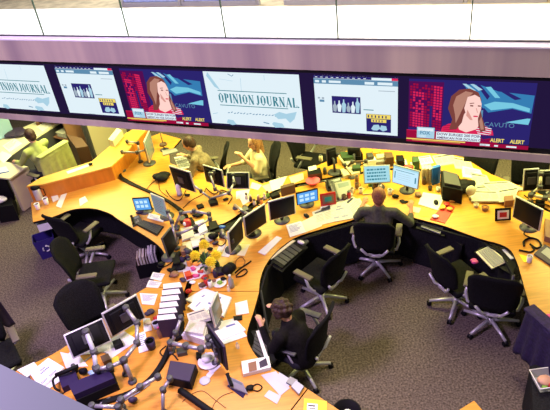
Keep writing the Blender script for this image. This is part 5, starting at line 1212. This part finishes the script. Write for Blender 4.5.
pts2 = Q([(70, 388), (113, 371), (117, 382), (76, 400)], .86); MB().prism(pts2, .742, .849, 'black').build('casing', t, c)
heap('desk_lump', 'black toy behind the dark purple handbag', 'trinket', (84, 374), .05, .12, 'black', seed=110)
heap('desk_lump', 'pale blue glass ornament at the foot of the left bracket arm', 'ornament', (92, 374), .045, .06, 'window_blue', seed=111)
cable('black cable in front of the printer at the lower left', [(58, 398), (66, 391), (72, 388)], r=.006)
cable('tangled grey cable in the black channel', [(100, 404), (110, 398), (120, 402), (132, 396), (142, 390), (150, 384)], r=.008, col='grey_plastic')
heap('desk_lump', 'dark purple pot in the black channel at the lower left', 'pot', (133, 403), .05, .09, 'dark_purple', seed=112)

# ================================================================== LOWER RIGHT
worktop('side_table', 'orange corner of a wooden table at the bottom edge', Q([(459, 410), (474, 400.6), (492, 421), (470, 432)], DZ), None, cat='table')
block('drawer_pedestal', 'black low cabinet at the lower right corner', 'cabinet', [(530, 366), (552, 360), (575, 420), (534, 420)], 0.0, .60, 'panel_black')
fq = P(545, 384, .602); t = thing('food_tub', 'clear plastic tub of food on the black low cabinet', 'food tub', fq)
mb = MB(); w0, w1, h = .085, .11, .09
V = [(-w0, -w0, .001), (w0, -w0, .001), (w0, w0, .001), (-w0, w0, .001), (-w1, -w1, h), (w1, -w1, h), (w1, w1, h), (-w1, w1, h)]; W2 = [(x * .96, y * .96, z + (.004 if z < .05 else 0)) for x, y, z in V]
mb.add(V + W2, [(0, 3, 2, 1), (0, 1, 5, 4), (1, 2, 6, 5), (2, 3, 7, 6), (3, 0, 4, 7), (8, 9, 10, 11), (8, 12, 13, 9), (9, 13, 14, 10), (10, 14, 15, 11), (11, 15, 12, 8), (4, 5, 13, 12), (5, 6, 14, 13), (6, 7, 15, 14), (7, 4, 12, 15)], 'clear'); mb.build('tub', t)
MB().tube([(-w1, -w1, h), (w1, -w1, h), (w1, w1, h), (-w1, w1, h), (-w1, -w1, h)], .006, 'white').build('rim', t)
mb = MB(); blob(mb, (-.01, .0, .055), (.07, .06, .035), 'skin'); mb.build('bread', t); mb = MB(); blob(mb, (.02, -.05, .045), (.03, .025, .025), 'red'); mb.build('tomato', t); mb = MB(); blob(mb, (-.04, -.06, .035), (.03, .025, .02), 'green'); mb.build('salad', t)
chair_back('black office chair with a purple jacket at the right edge', (556, 345), (590, 330))
b = P(556, 345, .8); d_ = (P(590, 330, .8) - b).normalized(); l_ = b + d_ * .28
drape('jacket', 'deep purple jacket over the chair back at the right edge', 'jacket', (l_.x, l_.y, 0), math.atan2(d_.y, d_.x) - math.pi / 2, .66, .6, 1.08, 'purple_fabric')
heap('magenta_scarf', 'magenta scarf on the chair at the right edge', 'scarf', (549, 322), .07, .08, 'magenta', z=.98, seed=120)

# ================================================================== MORE SMALL CLUTTER
def jar(label, px, m, r=.03, h=.10, z=DZ, group=None):
    p = P(*px, z); t = thing('pot', label, 'pot', p, 0, group)
    MB().lathe([(r * .8, .001), (r, .01), (r, h * .8), (r * .7, h), (r * .6, h)], (0, 0, 0), m, 12).build('body', t)
    MB().lathe([(r * .72, h + .001), (r * .72, h + .012), (r * .3, h + .016)], (0, 0, 0), 'dark_grey', 12).build('lid', t)
BOX = [  # label, outline, z0, height, colour
 ('dark green box file between the black phone monitors and the left lit monitor', [(340, 152), (352, 151), (354, 157), (342, 158)], .14, 'dark_green'),
 ('black device under the steel band left of the left lit monitor', [(352, 151), (361, 150), (363, 154), (353, 156)], .12, 'black'),
 ('dark grey speaker box peeking over the left lit monitor', [(366, 153), (372, 152), (374, 156), (368, 157)], .16, 'dark_grey'),
 ('dark brown speaker box above the gap between the lit monitors', [(384, 152), (392, 152), (394, 157), (386, 158)], .16, 'brown'),
 ('black speaker box above the right lit monitor', [(396, 155), (403, 155), (405, 160), (398, 161)], .18, 'black'),
 ('dark green carton right of the red flowers', [(412, 156), (418, 156), (420, 161), (413, 162)], .20, 'dark_green'),
 ('grey router box right of the black device under the steel band', [(374, 158), (383, 157), (385, 161), (376, 162)], .06, 'grey_plastic'),
 ('cream paper tray left of the grey-green phone', [(340, 169), (356, 166), (360, 172), (344, 176)], .05, 'cream'),
 ('beige carton at the left of the cream paper tray', [(344, 160), (353, 158), (356, 163), (346, 165)], .08, 'beige'),
 ('black router between the cartons and the small figurines', [(270, 194), (277, 191), (280, 194), (272, 197)], .05, 'black'),
 ('dark grey charger box by the toy figurines', [(240, 208), (247, 206), (249, 209), (242, 212)], .05, 'dark_grey'),
 ('black card reader at the foot of the arms on the back desk', [(208, 200), (216, 198), (218, 202), (210, 204)], .05, 'black'),
 ('small black adapter lying on the orange desk end at the back', [(196, 205), (202, 203), (204, 206), (198, 208)], .03, 'black'),
 ('dark grey tape dispenser left of the red tin', [(178, 217), (184, 215), (186, 219), (180, 221)], .06, 'dark_grey'),
 ('black notebook under the white stack right of the red tin', [(208, 222), (216, 220), (219, 227), (210, 230)], .04, 'black'),
 ('purple box of sweets above the dish of fruit', [(213, 268), (222, 266), (224, 272), (215, 274)], .05, 'purple'),
 ('dark red box beside the upper pink disc', [(184, 272), (190, 270), (192, 275), (186, 277)], .06, 'red'),
 ('black radio left of the purple ball ornament', [(172, 258), (179, 256), (180, 262), (173, 264)], .09, 'black'),
 ('brown leather case right of the edge-on monitor', [(180, 246), (186, 245), (187, 251), (181, 252)], .07, 'brown_mid'),
 ('black hard drive next to the computer case', [(196, 352), (201, 351), (201, 357), (196, 358)], .04, 'black'),
 ('dark grey docking station under the long arm of the tilted monitor', [(176, 348), (186, 346), (187, 352), (177, 354)], .05, 'dark_grey'),
 ('black switch box by the bright yellow folder', [(112, 341), (120, 338), (123, 343), (114, 347)], .06, 'black'),
 ('dark brown box between the two lower left brackets', [(100, 356), (108, 353), (111, 359), (103, 362)], .07, 'brown'),
 ('black block at the right edge beside the pale arms', [(536, 199), (545, 200), (545, 205), (536, 204)], .05, 'black'),
 ('brown box leaning behind the right black monitor', [(504, 196), (513, 195), (514, 200), (505, 201)], .10, 'brown_mid')]
for l, q, h, m in BOX: block('storage_box', l, 'box', q, DZ + .002, h, m, m)
JR = [('white pot under the left lit monitor stand', (380, 190), 'white'), ('brown pot right of the yellow note pad', (375, 189), 'brown'), ('green pot left of the brown pot under the lit monitors', (370, 186), 'green'),
      ('red pot between the mugs near the grey-green phone', (349, 198), 'red'), ('dark red pot at the far end of the mugs', (357, 182), 'brown_mid'), ('orange pot between the lit monitors and the file holders', (417, 186), 'orange'),
      ('brown pot at the foot of the cream file holders', (424, 184), 'brown'), ('dark pot above the pink bowl', (325, 174), 'dark_grey'), ('cream pot left of the monitor under the video wall', (321, 161), 'cream'),
      ('purple pot beside the dark camera body', (189, 262), 'purple'), ('white pot at the left of the fruit dish', (211, 287), 'white'), ('dark pot below the orange fruit', (216, 277), 'dark_purple'),
      ('red pot left of the white dish of fruit', (207, 285), 'red'), ('orange pot right of the purple ball ornament', (190, 266), 'orange'), ('black pot behind the vase of yellow flowers', (203, 262), 'black'),
      ('dark green pot right of the vase of yellow flowers', (218, 268), 'dark_green'), ('black pot on the lower left desk behind the handbag', (76, 372), 'black'), ('black pot by the horizontal grey arm at the lower left', (112, 372), 'black')]
for l, px, m in JR: jar(l, px, m)
CB = [('black cable tangle near the mount behind the leftmost silver-framed monitor', [(212, 226), (218, 234), (226, 240), (221, 246), (214, 240), (218, 232)]), ('grey cable between the arms on the spine', [(184, 236), (190, 230), (200, 236), (208, 231), (214, 236)]),
      ('black cable behind the middle silver-framed monitor', [(238, 212), (246, 209), (252, 203), (262, 206), (270, 199)]), ('dark cable under the pair before the woman in cream', [(206, 188), (214, 194), (222, 190), (232, 196), (228, 204)]),
      ('dark cable falling from the monitor of the man in taupe', [(186, 190), (180, 200), (172, 198), (166, 190)]), ('black cable below the black monitor on the yellow desk at the right', [(528, 228), (524, 234), (532, 238)]),
      ('black cable at the pair of monitors at the right edge', [(524, 195), (530, 199), (540, 202), (552, 207)]), ('grey cord over the large white sheets at the lower left', [(84, 362), (92, 356), (104, 352), (112, 360)]),
      ('black cord around the mount of the long tilted-monitor arm', [(166, 346), (160, 352), (166, 358), (172, 354), (178, 360)]), ('black cord beneath the cartons behind the lit monitors', [(356, 168), (368, 162), (382, 164), (398, 162), (410, 168)])]
for l, pts in CB: cable(l, pts, r=.007, col='grey_plastic' if l.startswith('grey') else 'black')
XP = [('white sheet slanting over the spine below the magazine files', [(160, 322), (170, 320), (172, 328), (163, 330)], 'paper'), ('white note left of the fruit dish', [(198, 283), (206, 282), (207, 287), (200, 289)], 'paper'),
      ('cream note beside the red pot between the phones', [(352, 200), (360, 198), (362, 203), (354, 206)], 'cream'), ('white page between the newspapers and the lit blue monitor', [(320, 207), (330, 204), (332, 209), (322, 212)], 'paper'),
      ('white page on the back desk under the cartons', [(362, 160), (376, 158), (378, 164), (364, 166)], 'cream'), ('white sheet right of the black monitors pair on the back desk', [(252, 182), (262, 185), (258, 190), (250, 188)], 'paper'),
      ('white printed page under the toy figurines', [(240, 199), (250, 195), (252, 200), (243, 205)], 'paper'), ('white page below the bottom silver monitor at the spine', [(219, 246), (226, 244), (222, 252), (216, 252)], 'paper')]
for l, q, m in XP: paper(l, q, col=m, n=3)

SHADE_LUMPS = [('black lump added for shade on the spine below the upper left arm', (186, 218), 'black'), ('dark lump added for shade between the red tin and the sheets', (196, 216), 'black'), ('dark grey lump added for shade left of the cream stack on the spine', (177, 230), 'dark_grey'),
      ('black lump added for shade below the lower left arm of the spine', (180, 238), 'black'), ('brown lump added for shade between the white sheets above the flowers', (203, 240), 'brown'), ('black lump added for shade left of the leftmost silver-framed monitor', (222, 238), 'black'),
      ('dark lump added for shade under the arm behind the leftmost silver-framed monitor', (216, 244), 'dark_purple'), ('black lump added for shade at the upper side of the vase', (210, 250), 'black'), ('black lump added for shade between the left flower and the ball ornament', (188, 259), 'black'),
      ('dark brown lump added for shade below the black case on the spine', (172, 276), 'brown'), ('black lump added for shade at the right of the upper printed sheet', (170, 271), 'black'), ('dark red trinket right of the lower pink disc', (202, 273), 'red'),
      ('dark purple lump added for shade left of the red folded card', (183, 281), 'dark_purple'), ('white trinket above the red folded card', (194, 283), 'white'), ('black lump added for shade at the foot of the black pouch', (224, 280), 'black'),
      ('brown lump added for shade above the middle silver-framed monitor', (246, 208), 'brown'), ('black lump added for shade behind the right silver-framed monitor', (276, 196), 'black'), ('dark lump added for shade left of the rounded back desk end', (193, 213), 'dark_grey'),
      ('black lump added for shade among the arms of the back desk', (226, 200), 'black'), ('dark lump added for shade under the black monitor of the man in taupe', (188, 196), 'black')]
for k, (l, px, m) in enumerate(SHADE_LUMPS): heap('desk_lump', l, 'trinket', px, .045, .05, m, seed=200 + k, n=2)  # mostly dark lumps, added to deepen the shade on the spine

p = P(347, 412, 0.28); t = thing('waste_bin', 'round black waste bin with white paper at the bottom edge by the desk seam', 'bin', (p.x, p.y, 0))
MB().lathe([(.10, .001), (.14, .28), (.145, .30), (.13, .30), (.12, .20), (.01, .19)], (0, 0, 0), 'black', 24).build('body', t)
mb = MB(); blob(mb, (0, 0, .25), (.05, .05, .045), 'paper'); mb.build('crumpled_paper', t)
